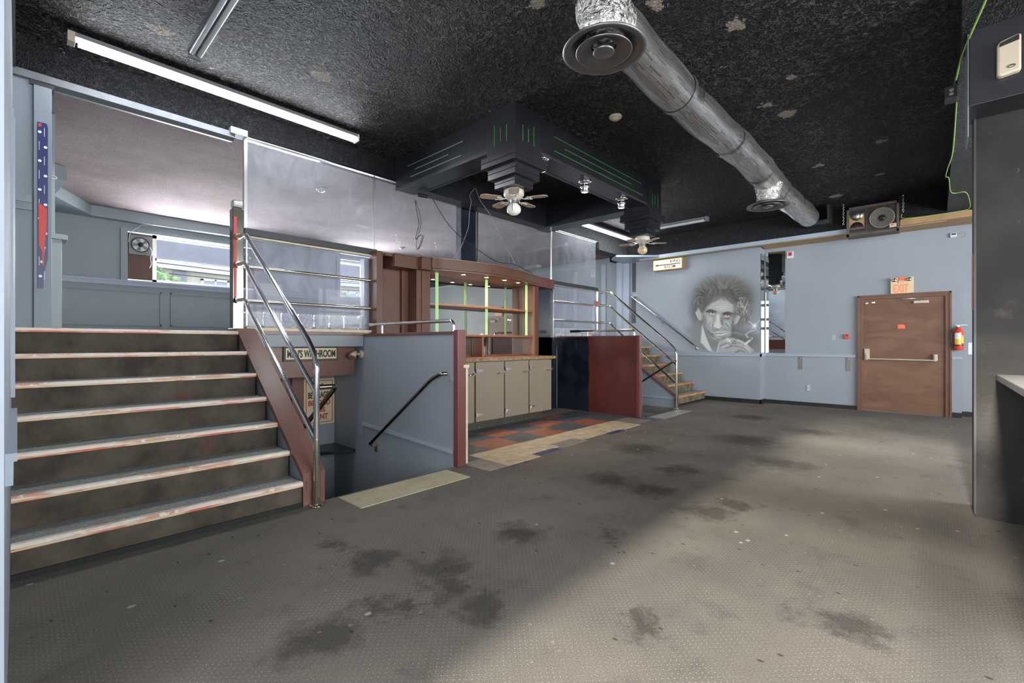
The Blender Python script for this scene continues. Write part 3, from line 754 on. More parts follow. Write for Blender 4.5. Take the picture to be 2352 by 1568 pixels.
# ------------------------------------------------------------------ LOW PARTITIONS
t = thing('stairwell_partition', 'blue low partition with brown cap between near stairwell and bar', 'partition', (3.05, 4.5, 0))
B('panel', 'blue', (3.03, 3.10, 3.60, YG - .01, 0.001, 1.34), t)
B('cap', 'maroonpost', (3.015, 3.11, 3.60, YG - .06, 1.34, 1.372), t, .003)
B('end_post', 'maroonpost', (3.01, 3.12, 3.53, 3.60, 0.001, 1.385), t, .004)
B('bar_side_panel', 'maroonpost', (3.10, 3.125, 3.60, 5.1, 1.05, 1.37), t)
m = MB(); m.prism([(3.62, .125), (YG, .20), (YG, .235), (3.62, .165)], 'x', 3.005, 3.031); m.build('sloping_moulding', 'bluetrim', t)
B('raw_edge', 'cream', (3.12, 3.145, 3.53, 3.56, .02, 1.03), t)
B('raw_edge', 'cream', (3.08, 3.15, 3.515, 3.53, 1.0, 1.03), t)
t = thing('wall_handrail', 'dark bronze handrail sloping down the near stairwell wall', 'handrail', (2.97, 4.4, .4))
m = MB(); m.tube(rpath([(3.02, 3.72, .935), (2.96, 3.74, .935), (2.96, 3.90, .87), (2.96, 5.13, .01)], .06), .021, 16); m.build('tube', 'bronze', t)
m = MB(); m.box(3.0, 3.03, 3.66, 3.70, .86, .93); m.build('bracket', 'brass', t)
m = MB(); m.box(2.95, 3.03, 5.06, 5.10, -.02, .02); m.box(3.01, 3.03, 5.05, 5.11, -.09, .01); m.build('bracket', 'brass', t)
t = thing('top_rail', 'polished chrome rail on top of the near stairwell partition', 'rail', (3.05, 4.4, 1.37))
m = MB(); m.tube(rpath([(3.06, 3.66, 1.372), (3.06, 3.66, 1.485), (3.06, 5.30, 1.485)], .07), .02, 16); m.build('tube', 'chrome', t)
m = MB(); m.tube([(3.06, 5.02, 1.372), (3.06, 5.02, 1.47)], .016, 12); m.build('stanchion', 'chrome', t)

t = thing('bar_end_partition', 'half navy half maroon low partition right of the beige coolers', 'partition', (7.14, 4.6, 0))
B('panel', 'maroonnavy', (7.125, 7.19, 3.72, 5.40, 0.001, 1.36), t)
B('end_post', 'maroonpost', (7.11, 7.20, 3.66, 3.72, 0.001, 1.385), t, .004)
B('cap', 'maroonpost', (7.12, 7.20, 3.72, 5.40, 1.36, 1.383), t, .003)
B('latch_plate', 'blackplastic', (7.115, 7.125, 4.95, 5.0, 1.13, 1.30), t)
B('raw_edge', 'cream', (7.20, 7.21, 3.665, 3.69, .12, .75), t)
t = thing('top_rail', 'brassy rail with dark end on top of the maroon partition', 'rail', (7.15, 4.5, 1.38))
m = MB(); m.tube(rpath([(7.15, 3.78, 1.383), (7.15, 3.78, 1.475), (7.15, 4.88, 1.475)], .05), .019, 14); m.build('tube', 'brass', t)
m = MB(); m.tube([(7.15, 4.72, 1.383), (7.15, 4.72, 1.47)], .015, 12); m.build('stanchion', 'brass', t)
m = MB(); m.tube([(7.15, 4.88, 1.475), (7.15, 5.10, 1.475)], .024, 14); m.build('rubber_end', 'blackplastic', t)

# washroom entrance details
t = thing('washroom_sign', 'framed cream sign reading MENS WASHROOM over the near stairwell', 'sign', (2.4, 5.54, 1.12))
B('frame', 'signframe', (2.09, 2.75, 5.535, 5.56, 1.035, 1.215), t, .003)
B('face', 'signcream', (2.115, 2.725, 5.530, 5.537, 1.06, 1.19), t)
text("MEN'S WASHROOM", 'ink', (2.13, 5.529, 1.078), (1, 0, 0), (0, 0, 1), .58, .095, t, bold=.035)
t = thing('warning_sign', 'cream sign in red and black about beverages in the near stairwell', 'sign', (2.82, 6.2, .45))
B('face', 'signcream', (2.60, 3.02, 6.195, 6.21, .14, .765), t)
m = MB(); a0, a1, b0, b1 = 2.625, 2.995, .165, .74
for d in [(a0, a1, 6.192, 6.196, b0, b0 + .008), (a0, a1, 6.192, 6.196, b1 - .008, b1), (a0, a0 + .008, 6.192, 6.196, b0, b1), (a1 - .008, a1, 6.192, 6.196, b0, b1)]: m.box(*d)
m.build('border', 'redink', t)
for body, mt, z, h_, x0, w_ in [('NO', 'redink', .615, .085, 2.75, .13), ('BEVERAGES', 'ink', .50, .085, 2.655, .31), ('BEYOND', 'redink', .40, .075, 2.66, .30), ('THIS', 'redink', .305, .07, 2.72, .17), ('POINT', 'redink', .205, .08, 2.69, .24)]:
    text(body, mt, (x0, 6.194, z), (1, 0, 0), (0, 0, 1), w_, h_, t, bold=.03)
B('side_panel', 'cabbrown', (1.66, 2.57, 6.16, 6.21, -2, .84), None, kind='structure').name = 'door_2'
st('trim_30', 'brown', [(2.42, 2.57, 6.12, 6.16, -2, .84), (2.30, 2.34, 6.13, 6.16, -2, .84)])
m = MB(); m.prism([(2.2, 6.21), (2.2, 5.95), (2.45, 5.90), (2.75, 5.72), (3.0, 5.62), (3.03, 5.62), (3.03, 6.21)], 'z', -.185, -.145)
tag(m.build('corner_shelf', 'black', None, .004), 'black curved corner shelf low in the near stairwell', 'shelf')
t = thing('flood_lamp', 'small cream flood lamp on the stairwell wall beside the washroom sign', 'lamp', (3.0, 5.5, 1.1))
m = MB(); m.lathe([(0, -.03), (.05, -.03), (.058, 0), (0, 0)], (3.03, 5.46, 1.11), 24, 'x'); m.build('wall_plate', 'beigeplastic', t)
m = MB(); m.tube([(3.0, 5.46, 1.11), (2.94, 5.46, 1.11)], .014, 10); m.build('arm', 'beigeplastic', t)
m = MB(); m.tube([(2.95, 5.46, 1.14), (2.90, 5.44, 1.10), (2.885, 5.43, 1.075)], [.02, .045, .05], 18); m.build('lamp_head', 'beigeplastic', t)
m = MB(); m.tube([(2.885, 5.43, 1.074), (2.883, 5.429, 1.071)], .04, 16); m.build('lens', 'chrome', t)

# ------------------------------------------------------------------ BACK BAR CABINET
t = thing('back_bar_cabinet', 'brown back bar display cabinet with curved pelmet, mirror and lit shelves', 'cabinet', (5.0, 5.4, 1.04))
B('tall_post', 'cabbrown', (3.13, 3.22, 5.26, 5.44, 1.375, 2.44), t, .004)
B('left_panel', 'cabbrown', [(3.22, 3.70, 5.44, 5.47, 1.38, 2.44), (3.60, 3.70, 5.40, 5.44, 1.38, 2.30)], t)
B('side_panel', 'cabbrown', (3.70, 3.78, 5.20, 5.47, 1.04, 2.27), t, .003)
B('front_post', 'cabbrown', (3.78, 3.92, 5.185, 5.25, 1.04, 2.27), t, .003)
B('side_panel', 'shelfbrown', (6.17, 6.27, 5.20, 5.47, 1.04, 2.27), t, .003)
B('front_post', 'cabbrown', (6.22, 6.30, 5.185, 5.24, 1.04, 2.27), t, .003)
B('mirror', 'tintmirror', (3.90, 6.17, 5.455, 5.46, 1.06, 2.27), t)
B('back_board', 'shelfbrown', (3.78, 6.17, 5.462, 5.495, 1.04, 2.30), t)
cur = [(3.86, 5.06), (4.05, 4.96), (4.53, 4.85), (4.95, 4.81), (5.35, 4.87), (5.80, 4.98), (6.20, 5.10)]
cv = [(p_.x, p_.y) for p_ in spline([(a, b, 0) for a, b in cur], 6)]
m = MB(); m.prism(cv + [(6.20, 5.46), (3.86, 5.46)], 'z', 2.262, 2.28); m.build('soffit', 'shelfbrown', t)
m = MB(); m.prism(cv + [(a, b + .03) for a, b in cv[::-1]], 'z', 2.25, 2.42); m.build('curved_pelmet', 'cabbrown', t)
m = MB(); m.prism([(a, b - .012) for a, b in cv] + [(a, b + .0) for a, b in cv[::-1]], 'z', 2.405, 2.42); m.prism([(a, b - .012) for a, b in cv] + [(a, b + .0) for a, b in cv[::-1]], 'z', 2.25, 2.262); m.build('pelmet_bead', 'brown', t)
for (x0, x1, y) in ((3.33, 3.70, 5.16), (3.70, 3.86, 5.08), (6.20, 6.48, 5.14), (6.48, 6.74, 5.18)):
    m = MB(); m.box(x0, x1, y, 5.44, 2.262, 2.408); m.box(x0 - .01, x1 + .01, y - .012, 5.44, 2.408, 2.42); m.box(x0 - .01, x1 + .01, y - .012, 5.44, 2.25, 2.262); m.build('pelmet_block', 'maroonpost' if x0 > 6 else 'cabbrown', t)
B('cabinet_top', 'cabbrown', (3.22, 6.74, 5.2, 5.47, 2.38, 2.41), t)
sh = [(3.92, 5.22), (4.5, 5.17), (5.05, 5.15), (5.6, 5.17), (6.17, 5.22)]
shc = [(p_.x, p_.y) for p_ in spline([(a, b, 0) for a, b in sh], 6)]
for z in (1.79, 1.35):
    m = MB(); m.prism(shc + [(6.17, 5.455), (3.92, 5.455)], 'z', z, z + .032); m.build('shelf', 'shelfbrown', t, .004)
B('divider', 'shelfbrown', (4.93, 4.97, 5.20, 5.45, 1.04, 1.35), t)
for x in (4.05, 5.03, 5.99):
    B('light_strip', 'neon', [(x - .022, x - .008, 5.20, 5.214, 1.385, 2.255), (x + .008, x + .022, 5.20, 5.214, 1.385, 2.255)], t)
PK = 'round halogen lights under the cabinet pelmet'
for i, (x, y) in enumerate([(4.45, 5.09), (4.88, 5.05), (5.28, 5.05), (5.66, 5.10)]):
    tt = thing('puck_light', ['small halogen light under the pelmet, leftmost of the four', 'small halogen light under the pelmet, second of the four from the left', 'small halogen light under the pelmet, third of the four from the left', 'small halogen light under the pelmet, rightmost of the four'][i], 'light', (x, y, 2.26), PK)
    m = MB(); m.lathe([(.0, 0), (.05, 0), (.052, -.006), (.035, -.010), (.034, -.006)], (x, y, 2.2615), 20); m.build('trim_ring', 'brass', tt)
    m = MB(); m.lathe([(.0, -.007), (.032, -.006)], (x, y, 2.262), 16); m.build('bulb', 'puck', tt)
    light('halogen', 'SPOT', (x, y, 2.245), 20, (1, .72, .45), target=(x, y + .05, 0), spot_size=2.3, spot_blend=.9, shadow_soft_size=.03)

# ------------------------------------------------------------------ COOLERS AND WORKTOP
t = thing('bar_cooler', 'beige four door bar cooler under the worktop with chrome latches', 'cooler', (4.65, 4.8, 0))
B('carcass', 'fridge', (3.13, 6.12, 4.80, 5.38, .13, .985), t)
B('kick_board', 'kick', (3.13, 6.02, 4.88, 5.3, 0, .13), t)
B('gasket', 'blackplastic', (3.15, 6.10, 4.79, 4.80, .14, .98), t)
dx = [(3.16, 3.775), (3.79, 4.365), (4.385, 4.965), (4.985, 5.53), (5.55, 6.12)]
dz = []
for i, (a, b) in enumerate(dx):
    d = B('door', 'fridge', (a + .004, b - .004, 4.755, 4.79, .135, .98), t, .006)
    hx = a if i % 2 == 0 else b; sg = 1 if i % 2 == 0 else -1
    # alternate doors hinged left/right: latch on one edge, hinges on the other
    lx = b if i in (1, 3) else a
    for z in ((.86, .24) if i in (2, 3, 4) else (.88,)):
        x = a + .005 if i != 3 else a + .005
        m = MB(); m.box(x - .01, x + .03, 4.742, 4.757, z - .028, z + .028); m.prism([(x + .02, z - .022), (x + .11, z - .010), (x + .13, z), (x + .11, z + .010), (x + .02, z + .022)], 'y', 4.738, 4.755)
        m.tube([(x - .004, 4.742, z - .032), (x - .004, 4.742, z + .032)], .009, 10); m.build('hinge', 'chrome', d)
    if i in (1, 2, 3, 4) or i == 0:
        x = b - .02; z = .82
        m = MB(); m.box(x - .02, x + .012, 4.738, 4.757, z - .03, z + .03); m.tube([(x - .01, 4.735, z), (x - .01, 4.705, z)], .012, 10)
        m.tube(spline([(x - .01, 4.712, z), (x - .05, 4.700, z - .006), (x - .10, 4.692, z - .012), (x - .125, 4.695, z - .012)]), [.010] * 8 + [.008] * 8 + [.009] * 9, 10)
        m.build('latch_handle', 'chrome', d)
t = thing('worktop', 'pale patterned worktop over the beige coolers', 'worktop', (4.65, 4.8, 1.0))
B('slab', 'stone', (3.13, 6.22, 4.74, 5.495, .990, 1.035), t, .004)
B('top_surface', 'shelfbrown', (3.13, 6.21, 4.75, 5.45, 1.035, 1.0395), t)

# ------------------------------------------------------------------ BEAM FRAME
t = thing('ceiling_beam_frame', 'black square box beam frame with stepped drops hanging from the ceiling', 'beam frame', (5.2, 4.4, ZC))
ZB = 3.335
B('beam', 'black', (3.50, 3.81, 3.58, YG - .02, ZB, ZC + .01), t, .004)
B('beam', 'black', (3.88, 6.46, 3.19, 3.50, ZB, ZC + .01), t, .004)
B('beam', 'black', (6.50, 6.81, 3.50, YG - .02, ZB, ZC + .01), t, .004)
B('beam', 'black', (3.81, 6.50, YG - .24, YG - .02, ZB + .02, ZC + .01), t, .004)
B('edge_lip', 'blacktrim', [(3.495, 3.505, 3.58, YG - .02, ZB - .012, ZB + .02), (3.80, 3.815, 3.58, YG - .25, ZB - .012, ZB + .0), (3.88, 6.46, 3.185, 3.195, ZB - .012, ZB + .02), (3.88, 6.5, 3.495, 3.51, ZB - .012, ZB)], t)
m = MB(); Xf = 3.4995
for (ya, yb, z) in ((5.12, 4.02, 3.585), (4.95, 4.28, 3.505), (5.05, 4.05, 3.43)): m.box(Xf - .002, Xf + .001, ya, yb, z - .004, z + .004)
m.build('painted_slots', 'whiteslot', t)
m = MB()
for (xa, xb, z) in ((4.15, 6.25, 3.60), (4.35, 5.95, 3.52), (4.15, 6.30, 3.44)): m.box(xa, xb, 3.1875, 3.191, z - .0022, z + .0022)
m.build('painted_slots', 'green', t)
for (cx, cy) in ((3.675, 3.375), (6.655, 3.375)):
    h2 = .21
    cB = B('column', 'black', (cx - h2, cx + h2, cy - h2, cy + h2, 3.24, ZC + .01), t, .003)
    m = MB()
    for o_, z0, z1_ in ((-.09, 3.36, 3.53), (0, 3.38, 3.52), (.09, 3.36, 3.57)):
        m.box(cx + o_ - .002, cx + o_ + .002, cy - h2 - .002, cy - h2 + .001, z0, z1_); m.box(cx - h2 - .002, cx - h2 + .001, cy + o_ - .002, cy + o_ + .002, z0, z1_)
    m.build('painted_slots', 'green', cB)
    for hh, z0, z1_ in ((.252, 3.13, 3.24), (.20, 3.01, 3.13), (.148, 2.92, 3.01)):
        zm = (z0 + z1_) / 2
        B('stepped_block', 'black', [(cx - hh, cx + hh, cy - hh, cy + hh, z0, zm - .002), (cx - hh + .008, cx + hh - .008, cy - hh + .008, cy + hh - .008, zm - .002, zm + .002), (cx - hh, cx + hh, cy - hh, cy + hh, zm + .002, z1_)], t, .002)


def ceiling_fan(cx, cy, z, label, shade, ang):
    t = thing('ceiling_fan', label, 'ceiling fan', (cx, cy, z))
    m = MB(); m.lathe([(0, 0), (.085, 0), (.11, -.012), (.112, -.06), (.10, -.075), (.075, -.105), (0, -.11)], (cx, cy, z), 32); m.build('motor_housing', 'fanwhite', t)
    for i in range(5):
        a = ang + 2 * PI * i / 5; R_ = Matrix.Rotation(a, 3, 'Z'); tl = .10
        def P(r_, w_, dz_): return Vector((cx, cy, z - .105)) + R_ @ Vector((r_, w_, dz_ + w_ * tl))
        m = MB(); pr = [(.15, -.045), (.17, -.05), (.34, -.058), (.375, -.03), (.375, .03), (.34, .058), (.17, .05), (.15, .045)]
        n_ = len(pr); m.add([P(r_, w_, 0) for r_, w_ in pr] + [P(r_, w_, .006) for r_, w_ in pr], [tuple(range(n_)), tuple(range(2 * n_ - 1, n_ - 1, -1))] + [(q, (q + 1) % n_, (q + 1) % n_ + n_, q + n_) for q in range(n_)])
        bl = m.build('blade', 'bladebeige', t)
        m = MB(); m.tube([P(.07, 0, .01), P(.12, .0, -.006), P(.20, .035, -.006)], .006, 6); m.tube([P(.12, 0, -.006), P(.20, -.035, -.006)], .006, 6)
        m.tube([P(.15 + .03 * math.cos(u), .03 * math.sin(u), -.006) for u in np.linspace(0, 2 * PI, 12, endpoint=False)], .005, 6, closed=True); m.build('blade_bracket', 'fanwhite', bl)
    m = MB(); m.lathe([(0, -.10), (.045, -.10), (.05, -.12), (.045, -.155), (.05, -.165), (0, -.165)], (cx, cy, z), 24); m.build('lamp_fitter', 'alu', t)
    m = MB(); m.lathe([(.048, -.16), (.072, -.185), (.078, -.215), (.072, -.245), (.04, -.27), (.001, -.28)], (cx, cy, z), 24 if shade == 'frost' else 8); m.build('lamp_shade', shade, t)
    m = MB(); m.tube([(cx - .05, cy - .03, z - .15), (cx - .07, cy - .04, z - .17), (cx - .075, cy - .045, z - .25)], .003, 5); m.build('pull_chain', 'brass', t)
    return t


aim = math.atan2(-3.375, -3.675)
ceiling_fan(3.675, 3.375, 2.92, 'cream five blade ceiling fan with white globe under the near stepped drop', 'frost', aim)
ceiling_fan(6.655, 3.375, 2.92, 'five blade ceiling fan with amber shade under the far stepped drop', 'amber', aim + .35)
for i, x in enumerate((3.97 + .07, 4.98, 5.92)):
    y = 3.33 if i else 3.28; tt = thing('spot_lamp', ['chrome spot lamp tucked behind the near stepped drop', 'chrome spot lamp at the middle of the right hand beam', 'chrome spot lamp on the beam nearest the far stepped drop'][i], 'spot lamp', (x, y, ZB), 'chrome spot lamps under the beam')
    m = MB(); m.lathe([(0, 0), (.085, 0), (.088, -.012), (.05, -.025), (.048, -.05), (.062, -.065), (.062, -.075), (.05, -.085), (.055, -.12), (.05, -.135), (.042, -.138)], (x, y, ZB), 28); m.build('housing', 'chrome', tt)
    m = MB(); m.lathe([(0.001, -.142), (.042, -.136)], (x, y, ZB), 20); m.build('lamp_glass', 'lambulb', tt)
    light('spot', 'SPOT', (x, y, ZB - .15), 22, (1, .8, .6), target=(x, y - .15, 0), spot_size=.5, spot_blend=1, shadow_soft_size=.05)

# ------------------------------------------------------------------ DUCT
t = thing('air_duct', 'silver foil wrapped round air duct running along the black ceiling', 'air duct', (5.8, 1.65, 3.4))
m = MB(); YD, ZD, RD = 1.64, 3.42, .165
pts = []; rr = []
elbow = [(2.50, YD - .08, 3.16), (2.50, YD - .08, 3.26), (2.52, YD - .06, 3.36), (2.60, YD - .02, 3.42), (2.72, YD, 3.44)]
for i in range(60):
    x = 2.8 + (9.35 - 2.8) * i / 59; pts.append((x, YD + .012 * math.sin(x * 1.9), ZD + .02 - .02 * math.sin((x - 2.4) * .9) ** 2)); rr.append(RD + .006 * math.sin(x * 7.3) + (.010 if 6.3 < x < 6.95 else 0) + (-.010 if i % 11 == 0 else 0))
m.tube(pts, rr, 40, caps=True); m.build('pipe', 'foil', t)
m = MB(); m.tube(spline([(2.50, 1.53, 3.13), (2.50, 1.53, 3.24), (2.52, 1.55, 3.36), (2.62, 1.61, 3.43), (2.82, 1.64, 3.44)], 5), [.135] * 3 + [.15] * 6 + [.17] * 12, 36); m.build('elbow', 'crumple', t)
m = MB(); m.tube([(6.80, 1.64, 3.36), (6.80, 1.645, 3.24), (6.82, 1.65, 3.13)], [.17, .14, .135], 32); m.build('branch_neck', 'crumple', t)
for x in (3.9, 5.2, 6.35, 7.3):
    m = MB(); m.tube([(x - .03, YD + .012 * math.sin(x * 1.9), ZD + .005), (x + .03, YD + .012 * math.sin(x * 1.9), ZD + .005)], RD + .009, 40, caps=False); m.build('tape_band', 'foil', t)
for x in (4.05, 5.35, 8.2):
    m = MB(); m.tube([(x, YD - RD * math.cos(u), ZD + (RD + .012) * math.sin(u)) for u in np.linspace(-.2, 2.2, 14)], .007, 6); m.tube([(x, YD - .05, ZD + RD), (x, YD - .05, ZC)], .006, 6); m.build('hanger_strap', 'blackplastic', t)


def diffuser(cx, cy, z, label):
    m = MB(); m.lathe([(.135, .03), (.14, .0), (.18, -.012), (.235, -.045), (.255, -.05), (.258, -.06), (.235, -.062), (.20, -.045), (.17, -.02)], (cx, cy, z), 48); d_ = m.build('diffuser', 'darksheet', t)
    m = MB(); m.lathe([(.08, -.005), (.11, -.02), (.165, -.055), (.175, -.066), (.165, -.068), (.12, -.045), (.08, -.03)], (cx, cy, z), 48); m.build('middle_cone', 'darksheet', d_)
    m = MB(); m.lathe([(0.001, -.01), (.03, -.02), (.06, -.055), (.068, -.066), (.06, -.072), (0.001, -.078)], (cx, cy, z), 32); m.build('inner_cone', 'darksheet', d_)
    m = MB(); m.lathe([(0.001, .02), (.14, .02)], (cx, cy, z), 32); m.box(cx - .17, cx + .17, cy - .006, cy + .006, -.03 + z, -.02 + z); m.build('throat', 'blackplastic', d_)


diffuser(2.50, 1.53, 3.14, '')
diffuser(6.82, 1.65, 3.14, '')
t = thing('duct_outlet_box', 'dark sheet metal outlet box on the bulkhead behind the duct end', 'duct box', (9.9, 1.5, 3.6))
m = MB(); m.box(9.70, 10.10, 1.38, 1.78, 3.40, 3.44); m.box(9.70, 10.10, 1.38, 1.41, 3.44, 3.70); m.box(9.70, 10.10, 1.75, 1.78, 3.44, 3.70); m.build('hood', 'blackplastic', t)

# ------------------------------------------------------------------ FLUORESCENT FIXTURES
def fluo(p0, p1, label, on, tubes=2, gap=.0, hang=True):
    a, b = Vector(p0), Vector(p1); d = (b - a).normalized(); s_ = d.cross(Vector((0, 0, 1)))
    t = thing('fluorescent_light', label, 'fluorescent light', tuple((a + b) / 2))
    def bar(u0, u1, w0, w1, z0, z1_, name, mat):
        m = MB(); vs = []
        for zz in (z0, z1_):
            for (u, w_) in ((u0, w0), (u1, w0), (u1, w1), (u0, w1)):
                q = a + d * u + s_ * w_; vs.append((q.x, q.y, a.z + zz))
        m.add(vs, [(0, 3, 2, 1), (4, 5, 6, 7), (0, 1, 5, 4), (1, 2, 6, 5), (2, 3, 7, 6), (3, 0, 4, 7)]); return m.build(name, mat, t, .002)
    L = (b - a).length
    bar(0, L, -.05, .05, .0, .035, 'housing', 'fixture')
    bar(-.045, 0.0, -.05, .05, -.045, .035, 'end_cap', 'beigeplastic' if on else 'fixture')
    bar(L, L + .02, -.05, .05, -.045, .035, 'end_cap', 'whiteplastic')
    for w_ in (-.026, .026):
        m = MB(); q0 = a + d * .02 + s_ * w_; q1 = a + d * (L - .02) + s_ * w_; m.tube([(q0.x, q0.y, a.z - .022), (q1.x, q1.y, a.z - .022)], .019, 14); m.build('tube', 'tubeon' if on else 'tubeoff', t)
    for u in (.0, L * .5, L):
        m = MB(); q = a + d * u; m.tube([(q.x, q.y, a.z + .03), (q.x, q.y, ZC)], .003, 5); m.build('hanging_wire', 'wireblack', t)
    return t


fluo((.31, 5.0, 3.655), (2.70, 5.0, 3.655), 'long lit fluorescent fixture above the near stairs', True)
fluo((1.0, 4.50, 3.655), (1.0, 2.2, 3.655), 'unlit fluorescent fixture crossing the top of the ceiling near the stairs', False)
fluo((7.45, 5.12, 3.62), (9.85, 5.12, 3.62), 'lit fluorescent fixture above the far stairs behind the beam', True)
fluo((8.84, 3.19, 3.60), (8.84, 4.45, 3.60), 'unlit fluorescent fixture hanging behind the far stepped drop', False)

# ------------------------------------------------------------------ SPEAKER
t = thing('loudspeaker', 'black loudspeaker with horn and mesh grille hung above the brown door side', 'loudspeaker', (10.05, .8, 3.12))
Y0s, Y1s, Z0s, Z1s = .455, 1.165, 3.13, 3.64; Xs = 9.98
m = MB(); m.box(Xs + .03, 10.28, Y0s, Y1s, Z0s, Z1s)
for d in [(Xs, Xs + .03, Y0s, Y1s, Z0s, Z0s + .045), (Xs, Xs + .03, Y0s, Y1s, Z1s - .045, Z1s), (Xs, Xs + .03, Y0s, Y0s + .03, Z0s, Z1s), (Xs, Xs + .03, Y1s - .04, Y1s, Z0s, Z1s)]: m.box(*d)
m.build('cabinet', paint('worn black speaker wood', (.085, .068, .055), .55, .3, 12, .2), t, .003)
m = MB()
hz0 = 3.385; yh = 1.02
m.lathe([(.0, 0), (.02, 0)], (Xs + .028, yh, hz0), 12, 'x')
B('horn_plate', 'blackplastic', (Xs + .02, Xs + .03, .90, 1.13, 3.20, 3.58), t)
B('horn_throat', 'tan', (Xs + .015, Xs + .022, yh - .105, yh + .105, 3.255, 3.515), t)
for sgn in (1, -1):
    m = MB(); vs = []; nu_, nv_ = 16, 8
    for j in range(nv_ + 1):
        b_ = j / nv_ * PI / 2
        for i in range(nu_ + 1):
            a_ = i / nu_ * PI
            rr_ = math.cos(b_); vs.append((Xs + .018 - .035 * math.sin(b_), yh + .10 * rr_ * math.cos(a_), hz0 + sgn * (.125 - .115 * rr_ * math.sin(a_))))
    m.add(vs, [(j * (nu_ + 1) + i, j * (nu_ + 1) + i + 1, (j + 1) * (nu_ + 1) + i + 1, (j + 1) * (nu_ + 1) + i) for j in range(nv_) for i in range(nu_)], True)
    m.build('horn_petal', 'horn', t)
yw, zw = .675, 3.385
m = MB(); m.lathe([(.0, .03), (.05, .028), (.14, .006), (.155, .0), (.165, .004)], (Xs + .0, yw, zw), 36, 'x'); m.build('woofer_cone', 'wiregrey', t); m = MB(); m.lathe([(0, .0), (.05, .012), (.055, .02)], (Xs, yw, zw), 24, 'x'); m.build('dust_cap', 'blackplastic', t)
m = MB(); m.tube([(Xs + .002, yw + .165 * math.cos(u), zw + .165 * math.sin(u)) for u in np.linspace(0, 2 * PI, 36, endpoint=False)], .005, 6, closed=True); m.build('woofer_ring', 'cream', t)
m = MB()
for i in range(30): m.tube([(Xs - .002, .49 + i * .0135, 3.18), (Xs - .002, .49 + i * .0135, 3.59)], .0016, 4, caps=False)
for i in range(30): m.tube([(Xs - .004, .487, 3.185 + i * .0138), (Xs - .004, .885, 3.185 + i * .0138)], .0012, 4, caps=False)
m.build('grille_mesh', 'blackplastic', t)
B('badge', 'beigeplastic', (Xs - .012, Xs - .005, .485, .575, 3.195, 3.26), t)
B('badge_panel', 'amber', (Xs - .014, Xs - .012, .497, .563, 3.22, 3.25), t)
text('JBL', 'redink', (Xs - .0145, .555, 3.225), (0, -1, 0), (0, 0, 1), .05, .02, t)


def chain(p0, p1, label):
    a, b = Vector(p0), Vector(p1); n_ = int((b - a).length / .026); m = MB()
    for i in range(n_):
        c_ = a.lerp(b, (i + .5) / n_); ax = Vector((0, 1, 0)) if i % 2 else Vector((1, 0, 0))
        m.tube([c_ + Vector((0, 0, 1)) * .018 * math.cos(u) + ax * .011 * math.sin(u) for u in np.linspace(0, 2 * PI, 10, endpoint=False)], .0035, 5, closed=True)
    tag(m.build('hanging_chain', 'brass'), label, 'chain')


chain((10.0, 1.21, 3.73), (10.0, 1.21, 3.36), 'metal chain holding the left end of the loudspeaker')
chain((10.0, .40, 3.73), (10.0, .40, 3.42), 'metal chain holding the right end of the loudspeaker')

# ------------------------------------------------------------------ FAR WALL THINGS
XD = 10.72
d = B('door_1', 'door', (XD - .02, XD + .02, -.115, 1.0, .012, 2.055), kind='structure')
B('frame', 'doorframe', [(XD - .05, XD, 1.0, 1.075, 0, 2.12), (XD - .05, XD, -.19, -.115, 0, 2.12), (XD - .05, XD, -.115, 1.0, 2.055, 2.12), (XD - .062, XD, 1.05, 1.08, 0, 2.13), (XD - .062, XD, -.195, -.165, 0, 2.13), (XD - .062, XD, -.19, 1.075, 2.10, 2.13)], d, .003)
pb = B('panic_bar', 'beigeplastic', [(XD - .07, XD - .02, .90, .975, .94, 1.15), (XD - .07, XD - .02, -.02, .04, .95, 1.06)], d, .006)
m = MB(); m.tube([(XD - .09, .94, .965), (XD - .09, .01, .955)], .012, 12); m.box(XD - .10, XD - .06, .92, .95, .95, 1.06); m.box(XD - .10, XD - .06, -.005, .02, .94, 1.05); m.build('push_tube', 'beigeplastic', pb)
dc = B('door_closer', 'beigeplastic', (XD - .07, XD - .02, .09, .29, 1.945, 1.995), d, .008)
m = MB(); m.tube([(XD - .045, .19, 1.995), (XD - .06, .16, 2.03), (XD - .05, .45, 2.04)], .007, 8); m.build('arm', 'alu', dc)
B('bolt_plate', 'brass', [(XD - .03, XD - .02, .92, .96, 1.975, 2.0), (XD - .03, XD - .02, .82, .87, 1.985, 2.01)], d)
m = MB(); m.prism([(.50, 1.51), (.50, 1.585), (.42, 1.585), (.405, 1.56), (.40, 1.51)], 'x', XD - .023, XD - .0205); m.build('sticker', 'orange', d)
# exit sign
t = thing('exit_sign', 'cream EXIT sign with two emergency lamps above the brown door', 'sign', (XD - .04, .43, 2.13))
B('case', 'exitcase', (XD - .06, XD - .001, .29, .60, 2.135, 2.42), t, .004)
text('EXIT', 'exitletter', (XD - .0605, .555, 2.15), (0, -1, 0), (0, 0, 1), .20, .15, t, bold=.03)
for y in (.545, .345):
    m = MB(); m.lathe([(.0, -.05), (.03, -.045), (.035, -.03), (.02, 0)], (XD - .06, y, 2.375), 20, 'x'); m.build('lamp_head', 'chrome', t)
B('indicator_panel', 'beigeplastic', (XD - .075, XD - .06, .41, .49, 2.325, 2.36), t)
B('red_tab', 'orange', (XD - .075, XD - .06, .405, .485, 2.36, 2.42), t)
